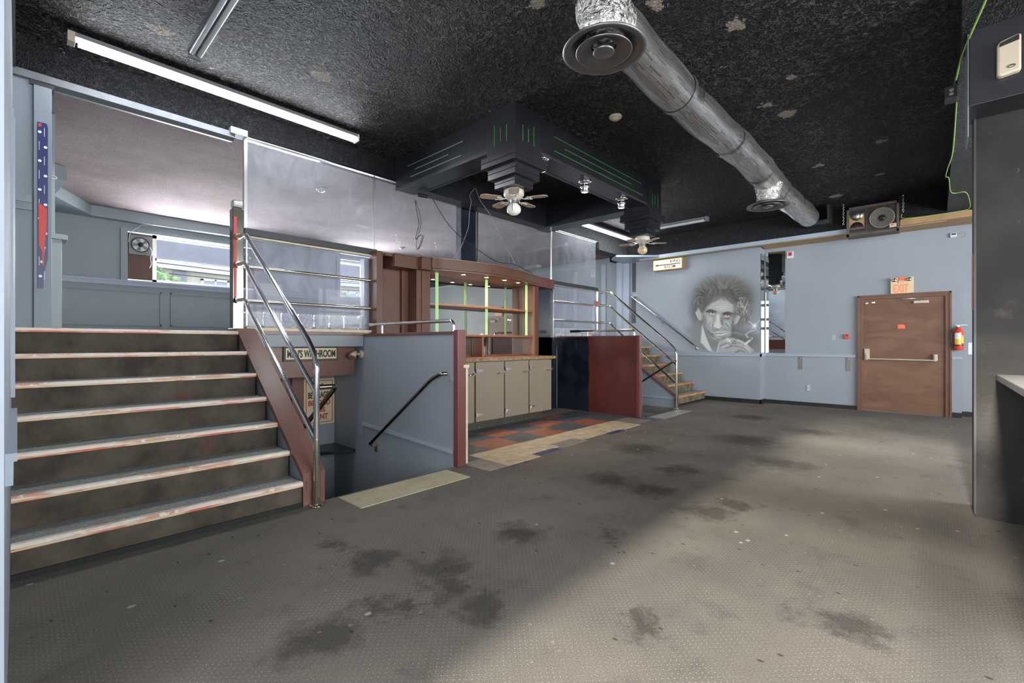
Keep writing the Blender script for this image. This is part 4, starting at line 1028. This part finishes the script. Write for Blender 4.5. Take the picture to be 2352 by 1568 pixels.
# extinguisher
t = thing('fire_extinguisher', 'red fire extinguisher with yellow and white labels right of the brown door', 'fire extinguisher', (XD - .09, -.27, 1.13))
cx, cy = XD - .09, -.275
m = MB(); m.lathe([(0, 1.135), (.055, 1.135), (.062, 1.15), (.062, 1.43), (.05, 1.47), (.025, 1.50), (.02, 1.52), (0, 1.52)], (cx, cy, 0), 32); m.build('cylinder', 'red', t)
def wrap(a0, a1, z0, z1_, r_, mt, nm):
    m = MB(); A = np.linspace(a0, a1, 12); vs = [(cx + r_ * math.cos(a), cy + r_ * math.sin(a), z) for z in (z0, z1_) for a in A]
    m.add(vs, [(i, i + 1, i + 13, i + 12) for i in range(11)], True); m.build(nm, mt, t)
wrap(2.3, 3.6, 1.32, 1.42, .0628, 'paper', 'white_label'); wrap(2.3, 3.6, 1.23, 1.32, .0628, 'yellowlabel', 'yellow_label'); wrap(3.75, 4.4, 1.25, 1.38, .0628, 'yellowlabel', 'yellow_label')
wrap(1.6, 4.8, 1.205, 1.225, .0632, 'blackplastic', 'strap')
m = MB(); m.box(cx - .015, cx + .015, cy - .015, cy + .015, 1.51, 1.54); m.box(cx - .012, cx + .012, cy - .11, cy + .03, 1.545, 1.555); m.add([(cx - .01, cy - .01, 1.55), (cx + .01, cy - .01, 1.55), (cx + .01, cy - .10, 1.575), (cx - .01, cy - .10, 1.575)], [(0, 1, 2, 3)]); m.build('handle', 'alu', t)
m = MB(); m.tube(spline([(cx, cy + .02, 1.52), (cx - .01, cy + .07, 1.47), (cx - .01, cy + .085, 1.35), (cx - .01, cy + .07, 1.2), (cx - .01, cy + .06, 1.17)]), .009, 8); m.build('hose', 'blackplastic', t)
B('bracket', 'blackplastic', (XD - .03, XD, cy - .03, cy + .03, 1.2, 1.45), t)
# small wall fittings
def plate(name, lab, cat, x, y0, y1, z0, z1_, mat, th=.012):
    return tag(B(name, mat, (x - th, x - .0005, y0, y1, z0, z1_), None, .002), lab, cat)
t = thing('fire_alarm_pull', 'small red fire alarm pull station left of the brown door', 'fire alarm', (XD - .02, 1.24, 1.37))
B('case', 'red', (XD - .04, XD - .001, 1.205, 1.28, 1.33, 1.425), t, .006); B('window', 'blackplastic', (XD - .042, XD - .04, 1.225, 1.255, 1.385, 1.41), t)
plate('blank_plate', 'blank painted plate on the blue wall left of the alarm', 'wall plate', XD, 1.42, 1.49, 1.31, 1.41, 'bluetrim', .006)
t = thing('wall_outlet', 'blue painted electrical outlet low on the wall left of the door', 'outlet', (XD - .01, 1.87, .35))
B('plate', 'bluetrim', (XD - .01, XD - .001, 1.83, 1.90, .30, .42), t, .002); B('socket', 'whiteplastic', [(XD - .013, XD - .01, 1.85, 1.88, .315, .345), (XD - .013, XD - .01, 1.85, 1.88, .375, .405)], t)
for y, lab in ((2.0, 'grey metal bracket strip on the chair rail beside the mirror'), (1.22, 'grey metal bracket strip on the chair rail beside the door')):
    t = thing('metal_bracket', lab, 'bracket', (XD - .02, y, .9), 'metal strips under the chair rail')
    B('strip', 'steel', (XD - .014, XD - .002, y - .03, y + .03, .72, .985), t); m = MB(); m.lathe([(0, -.02), (.012, -.018), (.014, 0)], (XD - .014, y, .95), 10, 'x'); m.build('screw', 'brass', t)
t = thing('thermostat', 'small white control box with display high on the blue wall', 'thermostat', (XD - .02, -.23, 3.07))
B('case', 'whiteplastic', (XD - .035, XD - .001, -.255, -.175, 3.03, 3.105), t, .005); B('display', 'ink', (XD - .037, XD - .035, -.245, -.19, 3.07, 3.095), t)
m = MB(); m.tube(spline([(XD - .02, -.255, 3.085), (XD - .015, -.31, 3.09), (XD + .05, -.36, 3.10), (XD + .02, -.34, 3.03), (XD - .01, -.315, 3.02)]), .005, 6); m.build('cord', 'wiregrey', t)
plate('notice_paper', 'white paper sheet on the blue wall right of the extinguisher', 'paper', 10.98, -.55, -.40, 1.06, 1.26, 'paper', .004)
t = thing('alarm_strobe', 'small red and clear alarm strobe above the tall mirror', 'alarm', (XD - .03, 2.1, 3.0))
B('base', 'whiteplastic', (XD - .03, XD - .001, 2.12, 2.24, 2.98, 3.12), t, .006); B('lens', 'redink', (XD - .04, XD - .03, 2.15, 2.21, 3.03, 3.10), t)
# mirrors
tag(B('wall_mirror', 'mirror', (10.705, 10.715, 2.27, 2.63, 1.05, 3.15), None, .002), 'tall narrow mirror on the door wall beside the mural', 'mirror')
tag(B('wall_mirror', 'mirror', (10.42, 10.70, 2.645, 2.655, 1.05, 3.10), None, .002), 'tall mirror on the narrow return of the mural wall', 'mirror')
# lit arrow sign
XM = 10.40
t = thing('room_sign', 'glowing cream box sign reading KING ROOM with arrow', 'sign', (XM - .1, 4.6, 2.95))
B('case', 'signbrass', (XM - .16, XM - .002, 4.22, 4.93, 2.95, 3.21), t, .006)
k = N('backlit sign face', .3); k.color((.85, .75, .52)); k.b.inputs['Emission Color'].default_value = (1, .84, .58, 1); k.b.inputs['Emission Strength'].default_value = .45
B('face', k.m, (XM - .168, XM - .16, 4.24, 4.91, 2.97, 3.19), t)
xx = XM - .1685
text('KING', 'darkletter', (xx, 4.50, 3.105), (0, -1, 0), (0, 0, 1), .235, .07, t, bold=.015)
text('ROOM', 'darkletter', (xx, 4.64, 2.985), (0, -1, 0), (0, 0, 1), .26, .07, t, bold=.015)
m = MB(); m.prism([(4.88, 3.075), (4.80, 3.10), (4.80, 3.084), (4.26, 3.084), (4.26, 3.062), (4.80, 3.062), (4.80, 3.048)], 'x', xx - .002, xx); m.build('arrow', 'darkletter', t)
# mural handrail
t = thing('wall_handrail', 'chrome handrail sloping down the blue wall past the painted portrait', 'handrail', (XM - .08, 4.7, 1.8))
m = MB(); m.tube([(XM - .075, 5.52, 2.40), (XM - .075, 3.93, 1.16)], .021, 16); m.build('tube', 'chrome', t)
for (y, z) in ((5.50, 2.385), (4.75, 1.80), (3.95, 1.175)):
    m = MB(); m.tube([(XM - .075, y, z - .01), (XM - .03, y, z - .05), (XM - .001, y, z - .05)], .010, 8); m.lathe([(0, -.01), (.03, -.008), (.032, 0)], (XM - .001, y, z - .05), 16, 'x'); m.build('bracket', 'brass', t)
B('backing_strip', 'bluetrim', (XM - .012, XM - .001, 5.40, 5.52, 2.42, 2.46), t)

# ------------------------------------------------------------------ SMALL CEILING THINGS
def smoke(x, y, z, label, r=.062):
    t = thing('smoke_detector', label, 'smoke detector', (x, y, z))
    m = MB(); m.lathe([(0, 0), (r, 0), (r, -.018), (r * .85, -.03), (0, -.03)], (x, y, z), 24); m.build('base', 'beigeplastic', t)
    m = MB(); m.lathe([(r * .6, -.03), (r * .55, -.045), (0, -.048)], (x, y, z), 20); m.build('sensor', 'beigeplastic', t)
smoke(4.44, 2.57, ZC, 'beige smoke detector on the black ceiling left of the foil duct', .07)
smoke(2.94, 6.43, 3.45, 'beige smoke detector on the mauve ceiling behind the large upper pane', .065)
smoke(5.99, 9.0, 3.45, 'small smoke detector on the mauve ceiling behind the dangling wires', .06)
t = thing('camera_plug', 'small black device hanging from the beam corner by a wire', 'device', (3.8, 5.25, 3.3))
m = MB(); m.tube([(3.74, 5.22, 3.285), (3.83, 5.13, 3.265)], .026, 12); m.build('body', 'blackplastic', t)
m = MB(); m.tube([(3.76, 5.2, 3.30), (3.76, 5.2, 3.335)], .006, 6); m.build('stem', 'blackplastic', t)
def wire(pts, r, mat, label, n_=8):
    m = MB(); m.tube(spline(pts, n_), r, 6); tag(m.build('hanging_wire', mat), label, 'wire')
F_ = Vector((math.cos(math.radians(42.795)), math.sin(math.radians(42.795)), 0)); Rt = Vector((F_.y, -F_.x, 0))
def at(px, py, Y):
    r_ = F_ + Rt * ((px - 1176) / 1052) + Vector((0, 0, (788 - py) / 1052)); k_ = Y / r_.y; return Vector((0, 0, 1.25)) + r_ * k_
wire([at(953, 458, 5.2), at(958, 490, 5.2), at(962, 515, 5.2), at(955, 548, 5.2), at(966, 540, 5.2), at(970, 545, 5.2), at(960, 573, 5.2)], .005, 'wireblack', 'black wire loop hanging from the small black device')
wire([at(955, 460, 5.19), at(966, 500, 5.19), at(965, 525, 5.19), at(958, 550, 5.19), at(957, 570, 5.19), at(964, 568, 5.19), at(973, 545, 5.19), at(972, 541, 5.19)], .004, 'wireblack', 'second dark wire tangled below the small black device')
wire([at(964, 572, 5.19), at(972, 588, 5.19), at(985, 586, 5.19), at(1010, 596, 5.19), at(1016, 599, 5.21)], .004, 'wiregrey', 'thin grey wire end lying on the cabinet top at left')
wire([at(994, 457, 5.12), at(1010, 485, 5.1), at(1030, 515, 5.1), at(1062, 548, 5.1), at(1100, 575, 5.1), at(1140, 600, 5.05), at(1175, 606, 5.0), at(1190, 611, 4.98), at(1222, 627, 5.0)], .006, 'wireblack', 'black cable drooping from the beam to the right of the pelmet')
wire([at(1090, 432, 5.15), at(1079, 448, 5.15), at(1082, 463, 5.15), at(1078, 490, 5.15), at(1076, 520, 5.15), at(1066, 550, 5.15), at(1055, 575, 5.15), at(1040, 596, 5.15)], .005, 'wiregrey', 'pale wire hanging in front of the black post')
wire([at(1092, 432, 5.15), at(1103, 460, 5.12), at(1130, 500, 5.05), at(1150, 545, 5.0), at(1170, 580, 5.0), at(1183, 605, 5.0)], .004, 'wiregrey', 'thin wire slanting from beam to curved pelmet behind the near fan')
# plank leaning behind the glass and conduit in the upper room
def onz(px, py, z):
    r_ = F_ + Rt * ((px - 1176) / 1052) + Vector((0, 0, (788 - py) / 1052)); return Vector((0, 0, 1.25)) + r_ * ((z - 1.25) / r_.z)
pa, pb_ = onz(1160, 626, 3.42), onz(1238, 611, 3.42); nn_ = (pb_ - pa).normalized().cross(Vector((0, 0, 1))) * .09
m = MB(); m.prism([tuple((pa - nn_)[:2]), tuple((pb_ - nn_)[:2]), tuple((pb_ + nn_)[:2]), tuple((pa + nn_)[:2])], 'z', 3.40, 3.449)
tag(m.build('wood_plank', 'cream'), 'pale wooden plank on the upper ceiling seen above the cabinet right end', 'plank')

# ------------------------------------------------------------------ RIGHT SIDE: column, box, ledge
t = thing('black_column', 'scuffed black column in the right foreground reaching the ceiling box', 'column', (4.8, -.6, 0))
B('shaft', 'column', (4.69, 5.02, -1.6, -.205, 0, 2.96), t)
B('metal_corner', 'blacktrim', [(4.684, 4.694, -.212, -.20, .02, 2.95)], t)
B('cap_board', 'black', (4.66, 4.90, -1.6, -.19, 2.96, 2.985), t)
B('orange_tape', 'orange', (4.84, 5.02, -.204, -.2025, 1.50, 1.92), t)
t = thing('ceiling_box', 'black boxed bulkhead above the black column at upper right', 'bulkhead box', (4.6, -.5, 3.1))
B('box', 'black', (4.40, 4.78, -1.6, -.165, 2.86, 3.37), t, .004)
B('side_edge', 'fixture', (4.41, 4.78, -.164, -.158, 2.66, 3.36), t)
t = thing('air_freshener', 'beige wall air freshener dispenser on the black box at upper right', 'air freshener', (4.37, -.35, 3.0))
m = MB(); m.prism([(-.395, 2.995), (-.30, 2.985), (-.292, 3.0), (-.292, 3.19), (-.305, 3.215), (-.395, 3.235), (-.40, 3.22), (-.40, 3.01)], 'x', 4.345, 4.40); m.build('case', 'beigeplastic', t, .012)
m = MB(); m.prism([(-.39, 3.19), (-.30, 3.175), (-.305, 3.20), (-.39, 3.225)], 'x', 4.342, 4.346); m.build('grille', 'blackplastic', t)
m = MB(); m.tube([(4.343, -.355 + .018 * math.cos(u), 3.035 + .009 * math.sin(u)) for u in np.linspace(0, 2 * PI, 20, endpoint=False)], .002, 5, closed=True); m.tube([(4.343, -.368, 3.035), (4.343, -.355, 3.040), (4.343, -.343, 3.033)], .002, 5); m.build('oval_mark', 'blackplastic', t)
t = thing('junction_box', 'small black electrical box at the dark ceiling edge beside the black box', 'junction box', (5.1, -.12, 3.3))
B('case', 'blackplastic', (5.05, 5.17, -.125, -.05, 3.20, 3.30), t, .004)
m = MB(); m.lathe([(0, -.004), (.012, -.004), (.014, 0)], (5.05, -.09, 3.265), 12, 'x'); m.lathe([(0, -.004), (.012, -.004), (.014, 0)], (5.05, -.09, 3.235), 12, 'x'); m.build('knockout', 'fixture', t)
m = MB(); m.tube([(5.1, -.10, 3.3), (5.1, -.11, 3.38)], .01, 6); m.build('conduit', 'blackplastic', t)
wire([(3.2, -.32, 3.30), (4.0, -.22, 3.33), (4.6, -.14, 3.32), (5.04, -.115, 3.33)], .006, 'wiregreen', 'yellow green cable slanting down to the black electrical box')
wire([(5.15, -.122, 3.195), (6.2, -.12, 3.12), (7.4, -.10, 3.3), (8.0, -.09, 3.36), (8.1, -.12, 3.36), (8.9, -.16, 3.36), (9.0, -.30, 3.36), (9.5, -.36, 3.35), (9.98, -.38, 3.34), (10.03, -.30, 3.32), (10.03, .1, 3.315), (10.03, .40, 3.33), (10.02, .42, 3.40)], .005, 'wiregreen', 'yellow green cable snaking under the right bulkhead to the loudspeaker', 6)
t = thing('bar_ledge', 'worn grey ledge fixed to the black column at the right edge', 'ledge', (3.5, -.5, 1.0))
B('top', 'ledge', (-1.8, 4.685, -.78, -.31, .99, 1.03), t, .004)  # lengthened out of view so its shadow runs along the floor
B('bracket', 'blackplastic', [(4.62, 4.685, -.5, -.46, .80, .99)], t)
B('shade_board', 'black', (2.9, 4.685, -.76, -.73, 0, .99), t)  # out-of-view board added to block side light and darken the floor corner

# ------------------------------------------------------------------ MATS, TAPE ON POST
tag(B('tactile_mat', 'mat', (1.765, 2.87, 3.19, 3.54, 0.0, .006)), 'yellowed studded mat on the carpet at the near stairwell', 'mat')
tag(B('floor_strip', 'greymat', (7.28, 8.45, 3.30, 3.57, 0.0, .004)), 'pale grey vinyl strip on the floor at the far stairwell', 'mat')
m = MB(); m.prism([(.112, 1.70), (.145, 1.70), (.150, 1.82), (.172, 1.95), (.172, 3.03), (.165, 3.06), (.112, 3.06)], 'y', YG - .036, YG - .031)
tp = tag(m.build('tape_strip', plain('blue printed tape', (.022, .03, .12), .35)), 'torn blue printed tape strip on the pale jamb left of the stairs', 'tape')
m = MB(); m.prism([(.118, 2.40), (.166, 2.36), (.166, 2.22), (.158, 2.12), (.150, 1.98), (.148, 1.88), (.140, 1.90), (.138, 2.0), (.120, 2.06)], 'y', YG - .038, YG - .036); m.build('red_patch', 'redtape', tp); m = MB(); m.prism([(.116, 3.02), (.135, 3.03), (.135, 3.05), (.116, 3.05)], 'y', YG - .038, YG - .036); m.build('red_patch', 'redtape', tp)
m = MB()
for i in range(11):
    z = 1.80 + .118 * i; x = .158 if i % 2 else .125
    if i < 3: x = .128 + .01 * i
    m.lathe([(.0, -.0375), (.011, -.0375)], (x, YG, z), 12, 'y')
    m.box((.120 if i % 2 else .150), (.123 if i % 2 else .153), YG - .0375, YG - .036, z - .03, z + .04)
m.build('printed_marks', 'paper', tp)
t = thing('cup_hook', 'tiny white hook on the pilaster beside the tape', 'hook', (.25, 6.15, 2.83))
m = MB(); m.tube([(.235 + .02 * math.cos(u), 6.17, 2.83 + .015 * math.sin(u)) for u in np.linspace(0, 2 * PI, 14, endpoint=False)], .004, 6, closed=True); m.build('ring', 'whiteplastic', t)
t = thing('wall_hook_plate', 'grey metal latch plate on the pale wall at the left edge', 'latch plate', (-.04, 3.0, 1.7))
B('plate', 'fixture', (-.025, -.045, 3.0, 3.06, 1.55, 1.78), t, .003)

# ------------------------------------------------------------------ MURAL: airbrushed portrait as a colour attribute on a thin painted layer
def mural():
    Y0, Y1, Z0, Z1 = 4.62, 2.665, 1.05, 2.88
    nu, nv = 330, 310
    yy = np.linspace(Y0, Y1, nu); zz = np.linspace(Z1, Z0, nv); YY, ZZ = np.meshgrid(yy, zz)
    # picture-plan coordinates of the painting (u right, v down), about 0..1360 by 150..1380
    U = np.interp(YY, [2.665, 4.62], [1358, -125]); U = 0 * YY
    fx, fy = math.cos(math.radians(42.795)), math.sin(math.radians(42.795))
    dep = XM * fx + YY * fy
    PX = 1176 + 1052 * (XM * fy - YY * fx) / dep; PY = 788 - 1052 * (ZZ - 1.25) / dep
    U = (PX - 1540) * 6.534; V = (PY - 600) * 6.534
    A = np.zeros_like(U); G = np.full_like(U, .5); Gc = [np.full_like(U, BLUE[0]), np.full_like(U, BLUE[1]), np.full_like(U, BLUE[2])]
    rng = np.random.RandomState(4)
    def lay(mask, gray, tint=(1, 1, .98)):
        nonlocal A
        for i in range(3): Gc[i] = Gc[i] * (1 - mask) + gray * tint[i] * mask
        A = np.maximum(A, mask)
    def blob(u, v, a, b, rot, gray, al=1., soft=1., tint=(1, 1, .97)):
        c, s = math.cos(math.radians(rot)), math.sin(math.radians(rot)); du, dv = U - u, V - v
        x = (du * c + dv * s) / a; y = (-du * s + dv * c) / b; r = np.sqrt(x * x + y * y)
        lay(al * np.clip((1 + soft * .5 - r) / soft, 0, 1) ** 1.0 if soft < .9 else al * np.exp(-(r ** 2) * 1.1), gray, tint)
    def line(pts, w_, gray, al=1., soft=.6, tint=(1, 1, .97)):
        D = np.full_like(U, 1e9); T = np.zeros_like(U); n = len(pts) - 1
        for i in range(n):
            x0, y0 = pts[i]; x1, y1 = pts[i + 1]; L = (x1 - x0) ** 2 + (y1 - y0) ** 2 + 1e-9
            t = np.clip(((U - x0) * (x1 - x0) + (V - y0) * (y1 - y0)) / L, 0, 1)
            d = np.hypot(U - x0 - t * (x1 - x0), V - y0 - t * (y1 - y0)); m_ = d < D; D = np.where(m_, d, D); T = np.where(m_, (i + t) / n, T)
        ww = w_ * (1 - .65 * T); lay(al * np.clip((1 + soft - D / ww) / (2 * soft), 0, 1), gray, tint)
    def poly(pts, gray, al=1., soft=10, tint=(1, 1, .97)):
        P = np.array(pts, float); n = len(P); ins = np.zeros(U.shape, bool); D = np.full_like(U, 1e9)
        for i in range(n):
            x0, y0 = P[i]; x1, y1 = P[(i + 1) % n]
            c = ((y0 > V) != (y1 > V)) & (U < (x1 - x0) * (V - y0) / (y1 - y0 + 1e-9) + x0); ins ^= c
            L = (x1 - x0) ** 2 + (y1 - y0) ** 2 + 1e-9; t = np.clip(((U - x0) * (x1 - x0) + (V - y0) * (y1 - y0)) / L, 0, 1)
            D = np.minimum(D, np.hypot(U - x0 - t * (x1 - x0), V - y0 - t * (y1 - y0)))
        sd = np.where(ins, D, -D); lay(al * np.clip(sd / soft * .5 + .5, 0, 1), gray, tint)
    O = (1, .98, .88)
    # coat
    poly([(215, 1010), (330, 955), (480, 950), (560, 1100), (640, 1360), (520, 1372), (400, 1250), (240, 1080)], .19, .7, 40)
    poly([(930, 960), (1180, 1040), (1290, 1100), (1362, 1190), (1362, 1372), (700, 1372), (720, 1200), (900, 1120)], .15, .85, 50)
    blob(1080, 1180, 200, 60, 20, .09, .7); blob(900, 1040, 90, 90, 0, .06, .7); blob(1300, 1300, 80, 90, 0, .26, .6)
    blob(1000, 1080, 120, 18, 12, .30, .5)
    poly([(400, 640), (420, 440), (520, 330), (680, 265), (800, 240), (950, 285), (1090, 380), (1180, 500), (1195, 590), (1140, 640), (1180, 760), (1120, 880), (1030, 940), (940, 900), (940, 640), (640, 600), (540, 720), (480, 880), (370, 900), (325, 760), (345, 640)], .075, .93, 80, (1, .98, .86))
    for (u, v, a, b, r, gy, al) in [(770, 520, 400, 250, 0, .12, .97), (580, 600, 210, 220, 0, .06, .9), (1000, 600, 210, 240, 0, .09, .85), (760, 480, 370, 210, 0, .11, .9), (560, 620, 170, 190, 0, .09, .92), (480, 700, 140, 190, 10, .08, .9), (1020, 560, 190, 220, -12, .10, .85), (1080, 760, 120, 190, 0, .15, .7), (420, 880, 70, 130, 0, .17, .6), (760, 350, 300, 130, 0, .20, .7), (1040, 900, 80, 110, 0, .15, .5), (980, 440, 170, 130, 20, .13, .8)]:
        blob(u, v, a, b, r, gy, al, 1.0, O)
    # hair strands
    for i in range(190):
        a = rng.uniform(-PI * 1.03, .06 * PI); cx_, cy_ = 770, 560
        r0 = rng.uniform(120, 260); r1 = rng.uniform(300, 415) * (1.0 if abs(math.cos(a)) < .75 else .98)
        q = rng.uniform(-.38, .38)
        p_ = [(cx_ + r * (1.12) * math.cos(a + q * (r - r0) / 200), cy_ + r * .93 * math.sin(a + q * (r - r0) / 200)) for r in np.linspace(r0, r1, 4)]
        line(p_, rng.uniform(4, 9), rng.choice([.03, .05, .10, .18]), rng.uniform(.3, .6), .8, O)
    for i in range(60):
        u0 = rng.uniform(560, 960); line([(u0, 420), (u0 + (u0 - 770) * .25, 500), (u0 + (u0 - 770) * .55, rng.uniform(540, 640))], 6, rng.choice([.05, .07, .16]), .6, .8, O)
    for i in range(60):   # side locks
        s = rng.choice([-1, 1]); u0 = 770 + s * rng.uniform(230, 400); v0 = rng.uniform(520, 860); pts = [(u0, v0)]
        for j in range(5): pts.append((pts[-1][0] + s * rng.uniform(-22, 26), pts[-1][1] + rng.uniform(14, 40)))
        line(pts, rng.uniform(3, 6), rng.choice([.06, .30, .40] if s > 0 else [.05, .10, .30]), .55, .8, O)
    for i in range(16):   # pale curls at right
        u0, v0 = rng.uniform(960, 1170), rng.uniform(560, 800); r = rng.uniform(22, 50); a0 = rng.uniform(0, 6)
        line([(u0 + r * math.cos(a0 + t), v0 + 1.2 * r * math.sin(a0 + t)) for t in np.linspace(0, 3.8, 9)], 3.2, .52, .55, .8)
    # ears
    poly([(385, 760), (420, 700), (480, 800), (470, 880), (430, 870)], .40, .95, 14); line([(385, 770), (410, 840), (455, 885)], 10, .60, .8)
    poly([(945, 860), (1020, 800), (1040, 840), (1000, 930), (950, 945)], .36, .9, 14); line([(1030, 830), (990, 920), (950, 945)], 9, .55, .7)
    # neck and shirt
    poly([(520, 1000), (900, 1100), (860, 1180), (740, 1240), (690, 1340), (600, 1300), (540, 1150)], .20, .95, 26)
    poly([(478, 965), (520, 1080), (590, 1260), (640, 1362), (560, 1330), (480, 1240), (452, 1215)], .56, .95, 12)
    line([(505, 990), (545, 1140), (600, 1270), (630, 1360)], 8, .14, .8)
    # face
    F = [(640, 610), (720, 590), (860, 600), (935, 650), (945, 760), (950, 860), (915, 980), (905, 1090), (850, 1160), (745, 1175), (650, 1120), (560, 1020), (500, 880), (485, 790), (540, 700)]
    poly(F, .36, 1, 22)
    blob(780, 690, 160, 70, 0, .50, .8); blob(760, 600, 110, 60, 0, .42, .7); blob(590, 890, 55, 80, -20, .50, .7); blob(870, 900, 40, 55, 0, .42, .6)
    blob(520, 880, 34, 130, -12, .14, .7); blob(935, 930, 22, 110, 5, .12, .8)
    for (y, w_) in ((625, 90), (655, 130), (690, 150)): line([(780 - w_, y + 18), (780, y), (790 + w_, y + 22)], 5, .22, .45, .9)
    line([(770, 520), (800, 590), (830, 600)], 7, .12, .6); line([(640, 610), (730, 560), (780, 500)], 9, .10, .7); line([(830, 510), (870, 580), (940, 640)], 12, .09, .7)
    # brows, sockets, eyes
    blob(622, 755, 78, 34, 8, .045, .95); blob(625, 800, 62, 26, 5, .10, .6); blob(868, 795, 88, 34, 3, .045, .95); blob(850, 855, 66, 34, 5, .07, .8)
    line([(545, 755), (600, 728), (690, 760)], 15, .03, .9); line([(795, 785), (860, 765), (950, 785)], 16, .03, .9)
    blob(628, 783, 40, 21, 8, .62, .95, .5, (1, .86, .74)); blob(845, 818, 42, 22, 5, .60, .95, .5, (1, .78, .68))
    blob(628, 772, 17, 15, 0, .02, 1, .4); blob(850, 806, 17, 15, 0, .02, 1, .4); blob(622, 768, 5, 5, 0, .9, 1, .5); blob(846, 802, 5, 5, 0, .9, 1, .5)
    line([(585, 772), (625, 756), (672, 785)], 7, .03, .9); line([(803, 808), (850, 790), (890, 815)], 7, .03, .9); line([(815, 868), (850, 885), (890, 870)], 5, .30, .6)
    # nose
    poly([(690, 800), (735, 800), (752, 900), (778, 970), (745, 1012), (700, 1010), (640, 975), (660, 930), (690, 890)], .62, .9, 24)
    blob(770, 900, 26, 90, -8, .10, .8); blob(650, 880, 24, 80, 12, .22, .55); line([(636, 945), (632, 985), (670, 1000)], 8, .10, .8); line([(690, 1015), (730, 1025), (775, 990)], 9, .08, .85)
    line([(600, 905), (575, 960), (590, 1010)], 8, .16, .6); line([(830, 930), (880, 990), (880, 1040)], 9, .12, .7); line([(885, 900), (905, 950), (905, 1000)], 7, .14, .6)
    # mouth and chin
    blob(650, 1030, 60, 30, 20, .20, .7); blob(830, 1025, 60, 22, 10, .18, .6)
    poly([(630, 1085), (700, 1060), (760, 1065), (800, 1052), (885, 1045), (850, 1075), (700, 1088)], .60, .9, 10); line([(625, 1092), (700, 1086), (770, 1082), (880, 1050)], 9, .04, .95)
    poly([(650, 1095), (760, 1092), (850, 1075), (800, 1108), (700, 1115)], .66, .9, 10); line([(650, 1118), (730, 1128), (840, 1100)], 8, .10, .7)
    blob(690, 1150, 60, 26, 10, .50, .7); blob(820, 1150, 80, 24, -8, .10, .8); line([(560, 1040), (640, 1130), (745, 1182), (850, 1170)], 9, .10, .7)
    # hands
    poly([(700, 1300), (735, 1190), (840, 1150), (930, 1150), (1040, 1180), (1130, 1220), (1200, 1290), (1250, 1335), (1200, 1372), (720, 1372)], .36, .95, 18)
    for p_, w_, gy in [([(740, 1270), (850, 1225), (960, 1215), (1060, 1230)], 9, .14), ([(790, 1200), (880, 1165), (980, 1170)], 7, .55), ([(830, 1300), (950, 1265), (1060, 1290), (1160, 1350)], 9, .12), ([(1010, 1180), (1110, 1225), (1190, 1300), (1235, 1345)], 8, .60), ([(980, 1370), (1040, 1335), (1120, 1360)], 14, .10), ([(700, 1360), (720, 1280), (740, 1210)], 7, .60), ([(770, 1290), (880, 1262), (960, 1255)], 8, .52), ([(1130, 1280), (1190, 1345), (1205, 1368)], 8, .62)]:
        line(p_, w_, gy, .8)
    for (u, v) in ((905, 1190), (950, 1200), (925, 1225), (905, 1250), (965, 1225)): blob(u, v, 20, 16, 0, .08, .9, .5); blob(u - 4, v - 4, 9, 7, 0, .75, .9, .5)
    blob(880, 1190, 40, 22, 20, .75, .6); line([(850, 1150), (915, 1235)], 5, .85, .7); line([(850, 1215), (930, 1170)], 4, .85, .6)
    poly([(1105, 1240), (1225, 1140), (1238, 1158), (1125, 1262)], .66, .95, 8); blob(1205, 1165, 14, 20, 40, .16, .8, .5)
    line([(1160, 1140), (1130, 1095), (1180, 1060), (1270, 1030), (1265, 975)], 9, .72, .6, .9)
    blob(1262, 965, 34, 30, 0, .95, .9); line([(1180, 900), (1262, 968), (1325, 1080)], 5, .85, .6, .8); line([(1335, 885), (1262, 968), (1210, 1030)], 5, .85, .6, .8)
    # assemble
    A2 = np.clip(A, 0, 1)
    base = (.30, .36, .43)
    col = np.stack([Gc[i] for i in range(3)] + [np.ones_like(U)], -1)
    me = bpy.data.meshes.new('mural'); x = XM - .002
    v = np.stack([np.full_like(YY, x), YY, ZZ], -1).reshape(-1, 3); idx = np.arange(nu * nv).reshape(nv, nu)
    f = np.stack([idx[:-1, :-1], idx[:-1, 1:], idx[1:, 1:], idx[1:, :-1]], -1).reshape(-1, 4)
    af = A2.reshape(-1)[f].max(1) > .012; f = f[af]
    us = np.unique(f); rem = -np.ones(nu * nv, int); rem[us] = np.arange(len(us)); f = rem[f]; v = v[us]
    me.from_pydata(v.tolist(), [], f.tolist())
    ca = me.color_attributes.new('paint', 'FLOAT_COLOR', 'POINT'); ca.data.foreach_set('color', col.reshape(-1, 4)[us].astype(np.float32).reshape(-1))
    k = N('airbrushed wall painting', .42, 0, .4); at_ = k.n('ShaderNodeAttribute', attribute_name='paint'); k.color(at_.outputs['Color']); me.materials.append(k.m)
    o = link('wall_mural_painting', me); tag(o, 'airbrushed grey portrait of a shaggy haired smoker painted on the blue wall', 'mural'); return o


mural()
